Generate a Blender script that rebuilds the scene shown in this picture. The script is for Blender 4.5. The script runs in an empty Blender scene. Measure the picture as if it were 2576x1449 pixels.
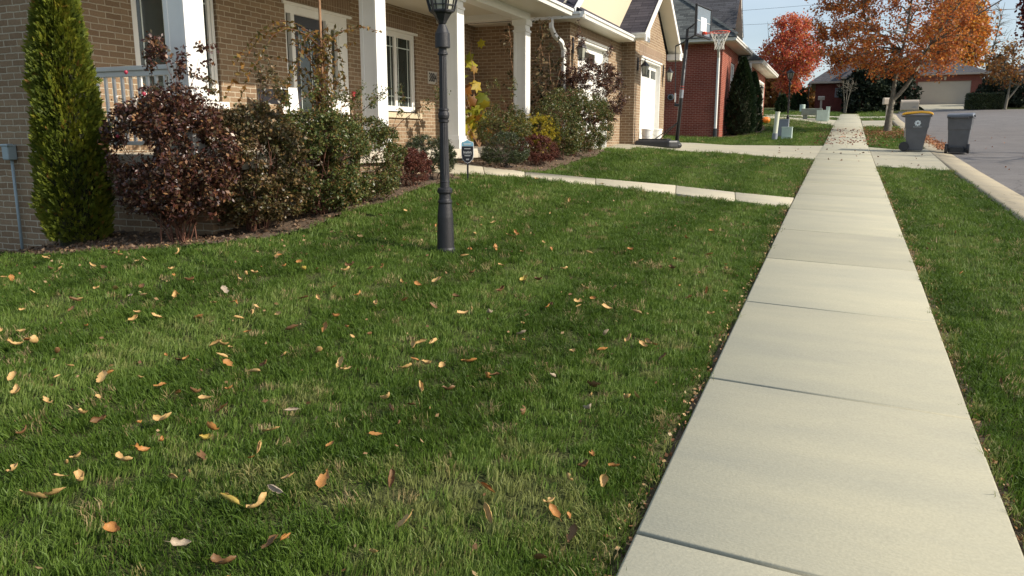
import bpy, bmesh, math, random
import numpy as np
from mathutils import Vector, Matrix, Euler, Quaternion

# ------------------------------------------------------------------ camera, sky, sun, exposure
sc = bpy.context.scene
R = math.radians
PITCH, YAW = 10.82, 22.5
cam_d = bpy.data.cameras.new('camera'); cam = bpy.data.objects.new('camera', cam_d)
sc.collection.objects.link(cam); sc.camera = cam
cam_d.sensor_width = 36.0; cam_d.lens = 36.0 * 1960.0 / 2576.0
cam_d.clip_start = 0.05; cam_d.clip_end = 2000
cam.location = (0, 0, 0); cam.rotation_euler = (R(90 - PITCH), 0, R(YAW))

SUN_EL, SUN_AZ = 32.0, 2.0          # azimuth measured from +X towards +Y
w = bpy.data.worlds.new("World"); sc.world = w; w.use_nodes = True
nt = w.node_tree; nt.nodes.clear()
sky = nt.nodes.new('ShaderNodeTexSky'); sky.sky_type = 'NISHITA'; sky.sun_disc = False
sky.sun_elevation = R(SUN_EL); sky.sun_rotation = R(90 - SUN_AZ); sky.altitude = 250
sky.air_density = 1.0; sky.dust_density = 2.2; sky.ozone_density = 1.0
bg = nt.nodes.new('ShaderNodeBackground'); bg.inputs[1].default_value = 0.145
ow = nt.nodes.new('ShaderNodeOutputWorld')
# thin high cloud veil over the sky
tcw = nt.nodes.new('ShaderNodeTexCoord'); mpw = nt.nodes.new('ShaderNodeMapping')
mpw.inputs['Scale'].default_value = (1.2, 1.2, 5.0)
nzw = nt.nodes.new('ShaderNodeTexNoise'); nzw.inputs['Scale'].default_value = 1.6; nzw.inputs['Detail'].default_value = 6
rpw = nt.nodes.new('ShaderNodeValToRGB'); rpw.color_ramp.elements[0].position = .35; rpw.color_ramp.elements[1].position = .75
rpw.color_ramp.elements[0].color = (.12, .12, .12, 1); rpw.color_ramp.elements[1].color = (.7, .7, .7, 1)
mxw = nt.nodes.new('ShaderNodeMixRGB'); mxw.inputs[2].default_value = (5.0, 5.7, 6.3, 1)
nt.links.new(tcw.outputs['Generated'], mpw.inputs[0]); nt.links.new(mpw.outputs[0], nzw.inputs[0])
nt.links.new(nzw.outputs[0], rpw.inputs[0]); nt.links.new(rpw.outputs[0], mxw.inputs[0])
nt.links.new(sky.outputs[0], mxw.inputs[1]); nt.links.new(mxw.outputs[0], bg.inputs[0]); nt.links.new(bg.outputs[0], ow.inputs[0])

sl = bpy.data.lights.new('sun', 'SUN'); sl.energy = 5.0; sl.angle = R(0.53); sl.color = (1.0, .91, .78)
so = bpy.data.objects.new('sun', sl); sc.collection.objects.link(so)
sd = Vector((math.cos(R(SUN_EL)) * math.cos(R(SUN_AZ)), math.cos(R(SUN_EL)) * math.sin(R(SUN_AZ)), math.sin(R(SUN_EL))))
so.rotation_euler = sd.to_track_quat('Z', 'Y').to_euler(); so.location = (30, -5, 25)
sc.view_settings.view_transform = 'Standard'; sc.view_settings.look = 'None'
sc.view_settings.exposure = 0.18; sc.view_settings.gamma = 1
sc.cycles.use_adaptive_sampling = True; sc.cycles.adaptive_threshold = 0.02
sc.cycles.max_bounces = 7; sc.cycles.transparent_max_bounces = 12
sc.render.film_transparent = False
try: sc.cycles.use_denoising = True
except Exception: pass

rng = np.random.default_rng(7); random.seed(7)

# ------------------------------------------------------------------ terrain
CP=[(-8.24,5.84,-1.255),(-9.5,5.84,-1.42),(-12,5.84,-1.75),(-12,2,-1.8),(-7,2,-1.3),(-7,4.2,-1.15),(-4,2,-1.15),(-2,2,-1.27),(-2,5,-1.1),(-4.75,5.05,-.87),(-3.2,6.2,-.95),(-4.6,7,-.74),(-4.5,9,-.58),(-2,8,-.92),
(-6.4,5.84,-.93),(-5.7,5.4,-.95),(-5.6,7.5,-.7),(-5.5,9,-.55),(-5.5,11.0,-.38),(-5.4,13.5,-.28),(-5.3,16,-.2),(-4.95,20.1,-.137),(-4.95,23.85,-.03),(-4.4,31.6,.02),(-7.5,10,-.4),(-9,16,-.2),(-3.2,12.3,-.62),(-3,16,-.42),(-3,20.5,-.3),(-3,25,-.15),(-3,31,.05),
(-8,27,-.02),(-12,30,.0),(-12,15,-.3),(-4.2,36,.45),(-3.9,42,1.1),(-3.9,46,1.25),(-8,44,1.2),(-12,45,1.0),(-4,50,1.3),(-12,10,-.9),(-4,58,1.6),(-10,60,1.8)]
for Y in (-6,-3,0,2,4,6,8,10,12,14,16,18,20,22,25,28,32,36,40,46,54,64,80): CP.append((-0.5,Y,None)); CP.append((-0.1,Y,None))
def sst(t): t=np.clip(t,0,1); return t*t*(3-2*t)
def plane(x,y): return -1.52+.051*y-.029*np.clip(x,-8,1.2)+.4*sst((y-64)/14)*sst((x-2)/4)-.012*np.clip(y-85,0,400)
cx=np.array([c[0] for c in CP]);cy=np.array([c[1] for c in CP])
cr=np.array([0 if c[2] is None else c[2]-plane(c[0],c[1]) for c in CP])
def H(x,y):
    x=np.asarray(x,float);y=np.asarray(y,float)
    d2=(x[...,None]-cx)**2+(y[...,None]-cy)**2+.35
    w=1/d2**1.7
    r=(w*cr).sum(-1)/w.sum(-1)
    r=np.where(x>-0.5,0,r*np.clip((-.5-x)/.6,0,1)**.7)
    return plane(x,y)+r


def Hs(x, y): return float(H(np.array([x]), np.array([y]))[0])

# ------------------------------------------------------------------ helpers
COL = sc.collection
ORG = {}
def empty(name, loc, label=None, cat=None, group=None):
    o = bpy.data.objects.new(name, None); COL.objects.link(o); o.location = loc
    ORG[o.name] = Vector(loc); o.empty_display_size = .1
    if label: o['label'] = label
    if cat: o['category'] = cat
    if group: o['group'] = group
    return o
def tag(o, label=None, cat=None, group=None, kind=None):
    if label: o['label'] = label
    if cat: o['category'] = cat
    if group: o['group'] = group
    if kind: o['kind'] = kind
    return o
class MB:
    def __init__(s): s.v = []; s.f = []
    def add(s, vs, fs):
        n = len(s.v); s.v += [tuple(v) for v in vs]; s.f += [tuple(i + n for i in f) for f in fs]; return s
    def box(s, x0, x1, y0, y1, z0, z1):
        vs = [(x, y, z) for x in (x0, x1) for y in (y0, y1) for z in (z0, z1)]
        return s.add(vs, [(0, 1, 3, 2), (4, 6, 7, 5), (0, 4, 5, 1), (2, 3, 7, 6), (0, 2, 6, 4), (1, 5, 7, 3)])
    def obox(s, c, ax, ay, az, hx, hy, hz):
        c = Vector(c); ax = Vector(ax).normalized(); ay = Vector(ay).normalized(); az = Vector(az).normalized()
        vs = [c + ax * hx * i + ay * hy * j + az * hz * k for i in (-1, 1) for j in (-1, 1) for k in (-1, 1)]
        return s.add(vs, [(0, 1, 3, 2), (4, 6, 7, 5), (0, 4, 5, 1), (2, 3, 7, 6), (0, 2, 6, 4), (1, 5, 7, 3)])
    def quad(s, a, b, c, d): return s.add([a, b, c, d], [(0, 1, 2, 3)])
    def poly(s, pts): return s.add(pts, [tuple(range(len(pts)))])
    def slab(s, pts, d):                       # polygon extruded by vector d
        n = len(pts); d = Vector(d); top = [Vector(p) for p in pts]; bot = [p + d for p in top]
        fs = [tuple(range(n)), tuple(range(2 * n - 1, n - 1, -1))] + [(i, i + n, (i + 1) % n + n, (i + 1) % n) for i in range(n)]
        return s.add(top + bot, fs)
    def tube(s, pts, rad, n=8, cap=True, sy=1.0):
        pts = [Vector(p) for p in pts]; rad = rad if hasattr(rad, '__len__') else [rad] * len(pts)
        b = len(s.v); prev = None
        for i, p in enumerate(pts):
            t = (pts[min(i + 1, len(pts) - 1)] - pts[max(i - 1, 0)]).normalized()
            if prev is None: u = t.orthogonal().normalized()
            else:
                u = prev - t * prev.dot(t); u = u.normalized() if u.length > 1e-6 else t.orthogonal().normalized()
            prev = u; q = t.cross(u)
            for k in range(n):
                a = 2 * math.pi * k / n
                s.v.append(tuple(p + u * rad[i] * math.cos(a) + q * rad[i] * math.sin(a) * sy))
        for i in range(len(pts) - 1):
            for k in range(n):
                s.f.append((b + i * n + k, b + i * n + (k + 1) % n, b + (i + 1) * n + (k + 1) % n, b + (i + 1) * n + k))
        if cap:
            s.f.append(tuple(b + k for k in range(n))[::-1]); s.f.append(tuple(b + (len(pts) - 1) * n + k for k in range(n)))
        return s
    def lathe(s, c, prof, n=24, flute=0, fd=0, phase=0):       # prof = [(r,z),...]
        b = len(s.v)
        for (r, z) in prof:
            for k in range(n):
                a = 2 * math.pi * (k + phase) / n; rr = r
                if flute: rr = r * (1 - fd * (0.5 + 0.5 * math.cos(flute * a)) ** 3)
                s.v.append((c[0] + rr * math.cos(a), c[1] + rr * math.sin(a), c[2] + z))
        for i in range(len(prof) - 1):
            for k in range(n):
                s.f.append((b + i * n + k, b + i * n + (k + 1) % n, b + (i + 1) * n + (k + 1) % n, b + (i + 1) * n + k))
        s.f.append(tuple(b + k for k in range(n))[::-1]); s.f.append(tuple(b + (len(prof) - 1) * n + k for k in range(n)))
        return s
    def build(s, name, mat, parent=None, smooth=False, bevel=0):
        me = bpy.data.meshes.new(name)
        o0 = ORG[parent.name] if parent else Vector((0, 0, 0))
        me.from_pydata([tuple(Vector(v) - o0) for v in s.v], [], s.f)
        me.materials.append(mat)
        bm = bmesh.new(); bm.from_mesh(me); bmesh.ops.recalc_face_normals(bm, faces=bm.faces)
        bm.to_mesh(me); bm.free()
        if smooth:
            me.polygons.foreach_set('use_smooth', [True] * len(me.polygons))
        me.update()
        o = bpy.data.objects.new(name, me); COL.objects.link(o)
        if parent: o.parent = parent
        ORG[o.name] = o0
        if bevel:
            m = o.modifiers.new('bevel', 'BEVEL'); m.width = bevel; m.segments = 2; m.limit_method = 'ANGLE'
        return o
def np_mesh(name, V, F4, mat, parent=None, attr=None, smooth=False, org=None):
    """fast mesh from arrays; F4 = (n,k) faces of equal size"""
    me = bpy.data.meshes.new(name); V = np.asarray(V, np.float32).copy()
    o0 = ORG[parent.name] if parent else Vector(org or (0, 0, 0))
    V -= np.array(o0, np.float32)
    k = F4.shape[1]; nf = len(F4)
    me.vertices.add(len(V)); me.vertices.foreach_set('co', V.ravel())
    me.loops.add(nf * k); me.loops.foreach_set('vertex_index', F4.astype(np.int32).ravel())
    me.polygons.add(nf); me.polygons.foreach_set('loop_start', np.arange(0, nf * k, k, dtype=np.int32))
    me.polygons.foreach_set('loop_total', np.full(nf, k, np.int32))
    if smooth: me.polygons.foreach_set('use_smooth', np.ones(nf, bool))
    me.update(calc_edges=True)
    if attr is not None:
        a = me.attributes.new('v', 'FLOAT', 'FACE'); a.data.foreach_set('value', np.asarray(attr, np.float32))
    me.materials.append(mat)
    o = bpy.data.objects.new(name, me); COL.objects.link(o)
    if parent: o.parent = parent
    elif org: o.location = org
    ORG[o.name] = o0
    return o
def copy_tree(o, parent=None):
    c = o.copy(); COL.objects.link(c); c.parent = parent; ORG[c.name] = ORG[o.name]
    for ch in [x for x in bpy.data.objects if x.parent == o]: copy_tree(ch, c)
    return c

# ------------------------------------------------------------------ materials
def mat(name, col=(.5, .5, .5), rough=.6, metal=0, spec=.5, noise=0, nscale=8, bump=0, bscale=60, var=None, emis=None, alpha=None):
    m = bpy.data.materials.new(name); m.use_nodes = True; n = m.node_tree; b = n.nodes['Principled BSDF']
    b.inputs['Base Color'].default_value = (*col, 1); b.inputs['Roughness'].default_value = rough
    b.inputs['Metallic'].default_value = metal; b.inputs['Specular IOR Level'].default_value = spec
    tc = n.nodes.new('ShaderNodeTexCoord')
    if noise:
        nz = n.nodes.new('ShaderNodeTexNoise'); nz.inputs['Scale'].default_value = nscale; nz.inputs['Detail'].default_value = 8
        nz.inputs['Roughness'].default_value = .65
        rp = n.nodes.new('ShaderNodeValToRGB'); rp.color_ramp.elements[0].position = .3; rp.color_ramp.elements[1].position = .7
        c2 = var or tuple(c * (1 - noise) for c in col)
        c1 = col if var else tuple(min(1, c * (1 + noise * .6)) for c in col)
        rp.color_ramp.elements[0].color = (*c2, 1); rp.color_ramp.elements[1].color = (*c1, 1)
        n.links.new(tc.outputs['Object'], nz.inputs[0]); n.links.new(nz.outputs[0], rp.inputs[0]); n.links.new(rp.outputs[0], b.inputs['Base Color'])
    if bump:
        nb = n.nodes.new('ShaderNodeTexNoise'); nb.inputs['Scale'].default_value = bscale; nb.inputs['Detail'].default_value = 5
        bp = n.nodes.new('ShaderNodeBump'); bp.inputs['Strength'].default_value = bump; bp.inputs['Distance'].default_value = .01
        n.links.new(tc.outputs['Object'], nb.inputs[0]); n.links.new(nb.outputs[0], bp.inputs['Height']); n.links.new(bp.outputs[0], b.inputs['Normal'])
    return m
def brick_mat(name, c1, c2, mortar, w=.2032, h=.0677, ms=.011, vertical=False, dirt=.25):
    m = bpy.data.materials.new(name); m.use_nodes = True; n = m.node_tree; b = n.nodes['Principled BSDF']
    b.inputs['Roughness'].default_value = .9; b.inputs['Specular IOR Level'].default_value = .2
    ge = n.nodes.new('ShaderNodeNewGeometry'); sn = n.nodes.new('ShaderNodeSeparateXYZ'); n.links.new(ge.outputs['Normal'], sn.inputs[0])
    ab = n.nodes.new('ShaderNodeMath'); ab.operation = 'ABSOLUTE'; n.links.new(sn.outputs[0], ab.inputs[0])
    gt = n.nodes.new('ShaderNodeMath'); gt.operation = 'GREATER_THAN'; gt.inputs[1].default_value = .6; n.links.new(ab.outputs[0], gt.inputs[0])
    tc = n.nodes.new('ShaderNodeTexCoord'); sp = n.nodes.new('ShaderNodeSeparateXYZ'); n.links.new(tc.outputs['Object'], sp.inputs[0])
    mx = n.nodes.new('ShaderNodeMix'); n.links.new(gt.outputs[0], mx.inputs[0]); n.links.new(sp.outputs[0], mx.inputs[2]); n.links.new(sp.outputs[1], mx.inputs[3])
    cb = n.nodes.new('ShaderNodeCombineXYZ')
    if vertical: n.links.new(sp.outputs[2], cb.inputs[0]); n.links.new(mx.outputs[0], cb.inputs[1])
    else: n.links.new(mx.outputs[0], cb.inputs[0]); n.links.new(sp.outputs[2], cb.inputs[1])
    # slight wander so courses are not ruler straight
    nw = n.nodes.new('ShaderNodeTexNoise'); nw.inputs['Scale'].default_value = 9; n.links.new(tc.outputs['Object'], nw.inputs[0])
    sub = n.nodes.new('ShaderNodeVectorMath'); sub.operation = 'SUBTRACT'; sub.inputs[1].default_value = (.5, .5, .5); n.links.new(nw.outputs['Color'], sub.inputs[0])
    scl = n.nodes.new('ShaderNodeVectorMath'); scl.operation = 'SCALE'; scl.inputs['Scale'].default_value = .018; n.links.new(sub.outputs[0], scl.inputs[0])
    ad = n.nodes.new('ShaderNodeVectorMath'); ad.operation = 'ADD'; n.links.new(cb.outputs[0], ad.inputs[0]); n.links.new(scl.outputs[0], ad.inputs[1])
    bt = n.nodes.new('ShaderNodeTexBrick'); bt.inputs['Scale'].default_value = 1; bt.inputs['Brick Width'].default_value = w
    bt.inputs['Row Height'].default_value = h; bt.inputs['Mortar Size'].default_value = ms / 2; bt.inputs['Mortar Smooth'].default_value = .35
    bt.inputs['Bias'].default_value = -.1
    if vertical: bt.offset = 0
    bt.inputs['Color1'].default_value = (*c1, 1); bt.inputs['Color2'].default_value = (*c2, 1); bt.inputs['Mortar'].default_value = (*mortar, 1)
    n.links.new(ad.outputs[0], bt.inputs[0])
    n1 = n.nodes.new('ShaderNodeTexNoise'); n1.inputs['Scale'].default_value = 60; n1.inputs['Detail'].default_value = 6; n.links.new(tc.outputs['Object'], n1.inputs[0])
    n2 = n.nodes.new('ShaderNodeTexNoise'); n2.inputs['Scale'].default_value = 1.3; n2.inputs['Detail'].default_value = 5; n.links.new(tc.outputs['Object'], n2.inputs[0])
    r1 = n.nodes.new('ShaderNodeMapRange'); r1.inputs[3].default_value = .7; r1.inputs[4].default_value = 1.3; n.links.new(n1.outputs[0], r1.inputs[0])
    r2 = n.nodes.new('ShaderNodeMapRange'); r2.inputs[3].default_value = 1 - dirt; r2.inputs[4].default_value = 1 + dirt; n.links.new(n2.outputs[0], r2.inputs[0])
    mu = n.nodes.new('ShaderNodeMath'); mu.operation = 'MULTIPLY'; n.links.new(r1.outputs[0], mu.inputs[0]); n.links.new(r2.outputs[0], mu.inputs[1])
    vm = n.nodes.new('ShaderNodeVectorMath'); vm.operation = 'SCALE'; n.links.new(bt.outputs[0], vm.inputs[0]); n.links.new(mu.outputs[0], vm.inputs['Scale'])
    n.links.new(vm.outputs[0], b.inputs['Base Color'])
    inv = n.nodes.new('ShaderNodeMath'); inv.operation = 'MULTIPLY_ADD'; inv.inputs[1].default_value = -1; n.links.new(bt.outputs['Fac'], inv.inputs[0])
    n3 = n.nodes.new('ShaderNodeMath'); n3.operation = 'MULTIPLY_ADD'; n3.inputs[1].default_value = .35; n3.inputs[2].default_value = .8; n.links.new(n1.outputs[0], n3.inputs[0])
    n.links.new(n3.outputs[0], inv.inputs[2])
    bp = n.nodes.new('ShaderNodeBump'); bp.inputs['Strength'].default_value = .8; bp.inputs['Distance'].default_value = .007
    n.links.new(inv.outputs[0], bp.inputs['Height']); n.links.new(bp.outputs[0], b.inputs['Normal'])
    return m
def shingle_mat(name, c1, c2, mortar, along='X'):
    m = bpy.data.materials.new(name); m.use_nodes = True; n = m.node_tree; b = n.nodes['Principled BSDF']
    b.inputs['Roughness'].default_value = .95; b.inputs['Specular IOR Level'].default_value = .15
    ge = n.nodes.new('ShaderNodeNewGeometry'); sn = n.nodes.new('ShaderNodeSeparateXYZ'); n.links.new(ge.outputs['Normal'], sn.inputs[0])
    ab = n.nodes.new('ShaderNodeMath'); ab.operation = 'ABSOLUTE'; n.links.new(sn.outputs[0], ab.inputs[0])
    gt = n.nodes.new('ShaderNodeMath'); gt.operation = 'GREATER_THAN'; gt.inputs[1].default_value = .3; n.links.new(ab.outputs[0], gt.inputs[0])
    tc = n.nodes.new('ShaderNodeTexCoord'); sp = n.nodes.new('ShaderNodeSeparateXYZ'); n.links.new(tc.outputs['Object'], sp.inputs[0])
    mx = n.nodes.new('ShaderNodeMix'); n.links.new(gt.outputs[0], mx.inputs[0]); n.links.new(sp.outputs[0], mx.inputs[2]); n.links.new(sp.outputs[1], mx.inputs[3])
    cb = n.nodes.new('ShaderNodeCombineXYZ'); n.links.new(mx.outputs[0], cb.inputs[0]); n.links.new(sp.outputs[2], cb.inputs[1])
    bt = n.nodes.new('ShaderNodeTexBrick'); bt.inputs['Scale'].default_value = 1; bt.inputs['Brick Width'].default_value = .31
    bt.inputs['Row Height'].default_value = .082; bt.inputs['Mortar Size'].default_value = .005; bt.offset = .37; bt.offset_frequency = 3; bt.squash = 1.6; bt.squash_frequency = 2
    bt.inputs['Color1'].default_value = (*c1, 1); bt.inputs['Color2'].default_value = (*c2, 1); bt.inputs['Mortar'].default_value = (*mortar, 1)
    n.links.new(cb.outputs[0], bt.inputs[0])
    n1 = n.nodes.new('ShaderNodeTexNoise'); n1.inputs['Scale'].default_value = 40; n1.inputs['Detail'].default_value = 8; n.links.new(tc.outputs['Object'], n1.inputs[0])
    r1 = n.nodes.new('ShaderNodeMapRange'); r1.inputs[3].default_value = .55; r1.inputs[4].default_value = 1.45; n.links.new(n1.outputs[0], r1.inputs[0])
    vm = n.nodes.new('ShaderNodeVectorMath'); vm.operation = 'SCALE'; n.links.new(bt.outputs[0], vm.inputs[0]); n.links.new(r1.outputs[0], vm.inputs['Scale'])
    n.links.new(vm.outputs[0], b.inputs['Base Color'])
    inv = n.nodes.new('ShaderNodeMath'); inv.operation = 'SUBTRACT'; inv.inputs[0].default_value = 1; n.links.new(bt.outputs['Fac'], inv.inputs[1])
    bp = n.nodes.new('ShaderNodeBump'); bp.inputs['Strength'].default_value = .8; bp.inputs['Distance'].default_value = .01
    n.links.new(inv.outputs[0], bp.inputs['Height']); n.links.new(bp.outputs[0], b.inputs['Normal'])
    return m
def leaf_mat(name, cols, rough=.55, trans=.35, spec=.3, instancer=False):
    """cols: list of (pos,color). per-leaf random 'v' picks the leaf's own pigment"""
    m = bpy.data.materials.new(name); m.use_nodes = True; n = m.node_tree; b = n.nodes['Principled BSDF']; out = n.nodes['Material Output']
    at = n.nodes.new('ShaderNodeAttribute'); at.attribute_name = 'v'
    if instancer: at.attribute_type = 'INSTANCER'
    rp = n.nodes.new('ShaderNodeValToRGB'); el = rp.color_ramp.elements
    el[0].position = cols[0][0]; el[0].color = (*cols[0][1], 1); el[1].position = cols[-1][0]; el[1].color = (*cols[-1][1], 1)
    for p, c in cols[1:-1]:
        e = el.new(p); e.color = (*c, 1)
    n.links.new(at.outputs['Fac'], rp.inputs[0]); n.links.new(rp.outputs[0], b.inputs['Base Color'])
    b.inputs['Roughness'].default_value = rough; b.inputs['Specular IOR Level'].default_value = spec
    tr = n.nodes.new('ShaderNodeBsdfTranslucent'); n.links.new(rp.outputs[0], tr.inputs[0])
    mx = n.nodes.new('ShaderNodeMixShader'); mx.inputs[0].default_value = trans
    n.links.new(b.outputs[0], mx.inputs[1]); n.links.new(tr.outputs[0], mx.inputs[2]); n.links.new(mx.outputs[0], out.inputs[0])
    return m
def slat_mat(name, col, axis, step, depth=.004, rough=.5):
    """painted surface with parallel grooves every `step` metres along object axis"""
    m = mat(name, col, rough); n = m.node_tree; b = n.nodes['Principled BSDF']
    tc = n.nodes.new('ShaderNodeTexCoord'); sp = n.nodes.new('ShaderNodeSeparateXYZ'); n.links.new(tc.outputs['Object'], sp.inputs[0])
    mo = n.nodes.new('ShaderNodeMath'); mo.operation = 'PINGPONG'; mo.inputs[1].default_value = step / 2; n.links.new(sp.outputs[axis], mo.inputs[0])
    mr = n.nodes.new('ShaderNodeMapRange'); mr.inputs[1].default_value = 0; mr.inputs[2].default_value = .012; n.links.new(mo.outputs[0], mr.inputs[0])
    bp = n.nodes.new('ShaderNodeBump'); bp.inputs['Strength'].default_value = 1; bp.inputs['Distance'].default_value = depth
    n.links.new(mr.outputs[0], bp.inputs['Height']); n.links.new(bp.outputs[0], b.inputs['Normal'])
    return m
M = {}
M['white'] = mat('white_paint', (.80, .79, .75), .45, noise=.05, nscale=3)
M['gutter'] = mat('gutter_metal', (.76, .75, .70), .35, noise=.06, nscale=4)
M['soffit'] = slat_mat('soffit_panels', (.68, .64, .54), 1, .13)
M['soffit_x'] = slat_mat('soffit_panels_across', (.68, .64, .54), 0, .13)
M['beige'] = slat_mat('beige_siding', (.60, .52, .37), 1, .10, .002)
M['board'] = slat_mat('vertical_board', (.66, .60, .47), 0, .1, .004)
M['tan_brick'] = brick_mat('tan_brick', (.225, .150, .092), (.305, .214, .134), (.46, .40, .30), ms=.014)
M['tan_soldier'] = brick_mat('tan_soldier_brick', (.225, .155, .105), (.27, .19, .13), (.42, .35, .27), vertical=True)
M['red_brick'] = brick_mat('red_brick', (.22, .050, .032), (.29, .075, .045), (.42, .26, .20), ms=.014, dirt=.35)
M['far_brick'] = brick_mat('dark_red_brick', (.13, .035, .030), (.17, .05, .04), (.16, .08, .065))
M['far_brick2'] = brick_mat('far_red_brick', (.23, .075, .055), (.27, .09, .06), (.25, .14, .11))
M['shingle_dark'] = shingle_mat('charcoal_shingles', (.040, .038, .050), (.075, .070, .085), (.018, .018, .024))
M['shingle_grey'] = shingle_mat('grey_shingles', (.060, .066, .066), (.135, .145, .14), (.03, .03, .034))
M['shingle_far'] = shingle_mat('dark_grey_shingles', (.07, .07, .075), (.11, .11, .12), (.04, .04, .045))
M['black_metal'] = mat('black_metal', (.018, .018, .022), .42, noise=.3, nscale=30, bump=.15, bscale=120)
M['post_metal'] = mat('post_black_paint', (.015, .015, .018), .5, noise=.35, nscale=14, bump=.3, bscale=150)
M['black_plastic'] = mat('black_plastic', (.020, .021, .025), .45, noise=.2, nscale=12, bump=.1)
M['chrome'] = mat('steel', (.6, .6, .6), .3, metal=1)
M['glass_dark'] = mat('window_glass', (.038, .047, .042), .07, spec=.6, noise=.35, nscale=1.5)
M['lantern_glass'] = mat('seeded_lantern_glass', (.36, .36, .29), .35, noise=.25, nscale=40, spec=.5, bump=.4, bscale=60)
M['muntin'] = mat('white_muntin', (.62, .68, .64), .5)
M['door_dark'] = mat('charcoal_door_paint', (.035, .036, .045), .4)
M['curtain'] = mat('pale_curtain', (.45, .45, .4), .9)
M['limestone'] = mat('limestone_sill', (.58, .49, .34), .85, noise=.15, nscale=12, bump=.3)
M['porch_conc'] = mat('porch_concrete', (.50, .45, .36), .9, noise=.12, nscale=5, bump=.2)
M['conduit'] = mat('grey_pvc', (.32, .40, .43), .45, noise=.12, nscale=6)
M['bark'] = mat('grey_bark', (.19, .17, .13), .95, noise=.45, nscale=14, bump=.8, bscale=25)
M['bark_dark'] = mat('dark_bark', (.075, .055, .045), .95, noise=.4, nscale=14, bump=.6, bscale=40)
M['twig_red'] = mat('red_brown_cane', (.14, .06, .035), .8, noise=.4, nscale=10)
M['twig_tan'] = mat('tan_cane', (.30, .17, .09), .8, noise=.4, nscale=10)
M['bin_grey'] = mat('grey_bin_plastic', (.10, .103, .112), .5, noise=.18, nscale=5, bump=.1)
M['bin_lid'] = mat('yellow_bin_lid', (.74, .38, .025), .4, noise=.08, nscale=6)
M['bin_lid_grey'] = mat('grey_bin_lid', (.14, .155, .18), .45, noise=.12)
M['decal'] = mat('pale_decal', (.62, .68, .70), .6)
M['mail'] = mat('beige_mailbox_plastic', (.42, .36, .29), .6, noise=.08, nscale=6)
M['green_util'] = mat('pale_green_utility_paint', (.46, .56, .49), .5, noise=.08, nscale=5)
M['cream_util'] = mat('cream_utility_plastic', (.60, .62, .48), .5, noise=.08, nscale=5)
M['grey_util'] = mat('grey_utility_paint', (.22, .24, .27), .55, noise=.1, nscale=5)
M['bench'] = mat('grey_green_concrete', (.22, .24, .20), .9, noise=.2, nscale=8, bump=.3)
M['pumpkin'] = mat('pumpkin_skin', (.72, .20, .012), .5, noise=.15, nscale=14)
M['stem'] = mat('pumpkin_stem', (.12, .12, .05), .8)
M['bucket'] = mat('white_bucket_plastic', (.78, .77, .73), .35)
M['rim'] = mat('orange_red_rim', (.62, .07, .03), .4)
M['net'] = mat('white_net_cord', (.72, .70, .62), .9)
M['backboard'] = mat('smoked_backboard', (.16, .20, .23), .12, spec=.7)
M['sign_blue'] = mat('light_blue_sign', (.22, .50, .66), .4)
M['sign_black'] = mat('black_sign', (.02, .02, .028), .4)
M['sign_white'] = mat('white_sign_print', (.8, .8, .8), .5)
M['far_door'] = mat('cream_garage_door', (.50, .44, .34), .6, noise=.04, nscale=2)
M['wire'] = mat('black_wire', (.03, .03, .035), .7)
M['red_box'] = mat('red_box', (.45, .04, .05), .5)
M['plate'] = mat('house_number_plate', (.54, .51, .44), .6)
M['chairfab'] = mat('black_chair_fabric', (.02, .02, .025), .9)
M['white_plastic'] = mat('white_chair_plastic', (.78, .78, .76), .4)

def garage_mat():
    m = mat('white_garage_door', (.80, .79, .74), .45); n = m.node_tree; b = n.nodes['Principled BSDF']
    tc = n.nodes.new('ShaderNodeTexCoord'); sp = n.nodes.new('ShaderNodeSeparateXYZ'); n.links.new(tc.outputs['Object'], sp.inputs[0])
    mo = n.nodes.new('ShaderNodeMath'); mo.operation = 'PINGPONG'; mo.inputs[1].default_value = .265; n.links.new(sp.outputs[2], mo.inputs[0])
    mr = n.nodes.new('ShaderNodeMapRange'); mr.inputs[2].default_value = .012; n.links.new(mo.outputs[0], mr.inputs[0])
    bp = n.nodes.new('ShaderNodeBump'); bp.inputs['Distance'].default_value = .006; n.links.new(mr.outputs[0], bp.inputs['Height']); n.links.new(bp.outputs[0], b.inputs['Normal'])
    return m
M['garage'] = garage_mat()

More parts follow.
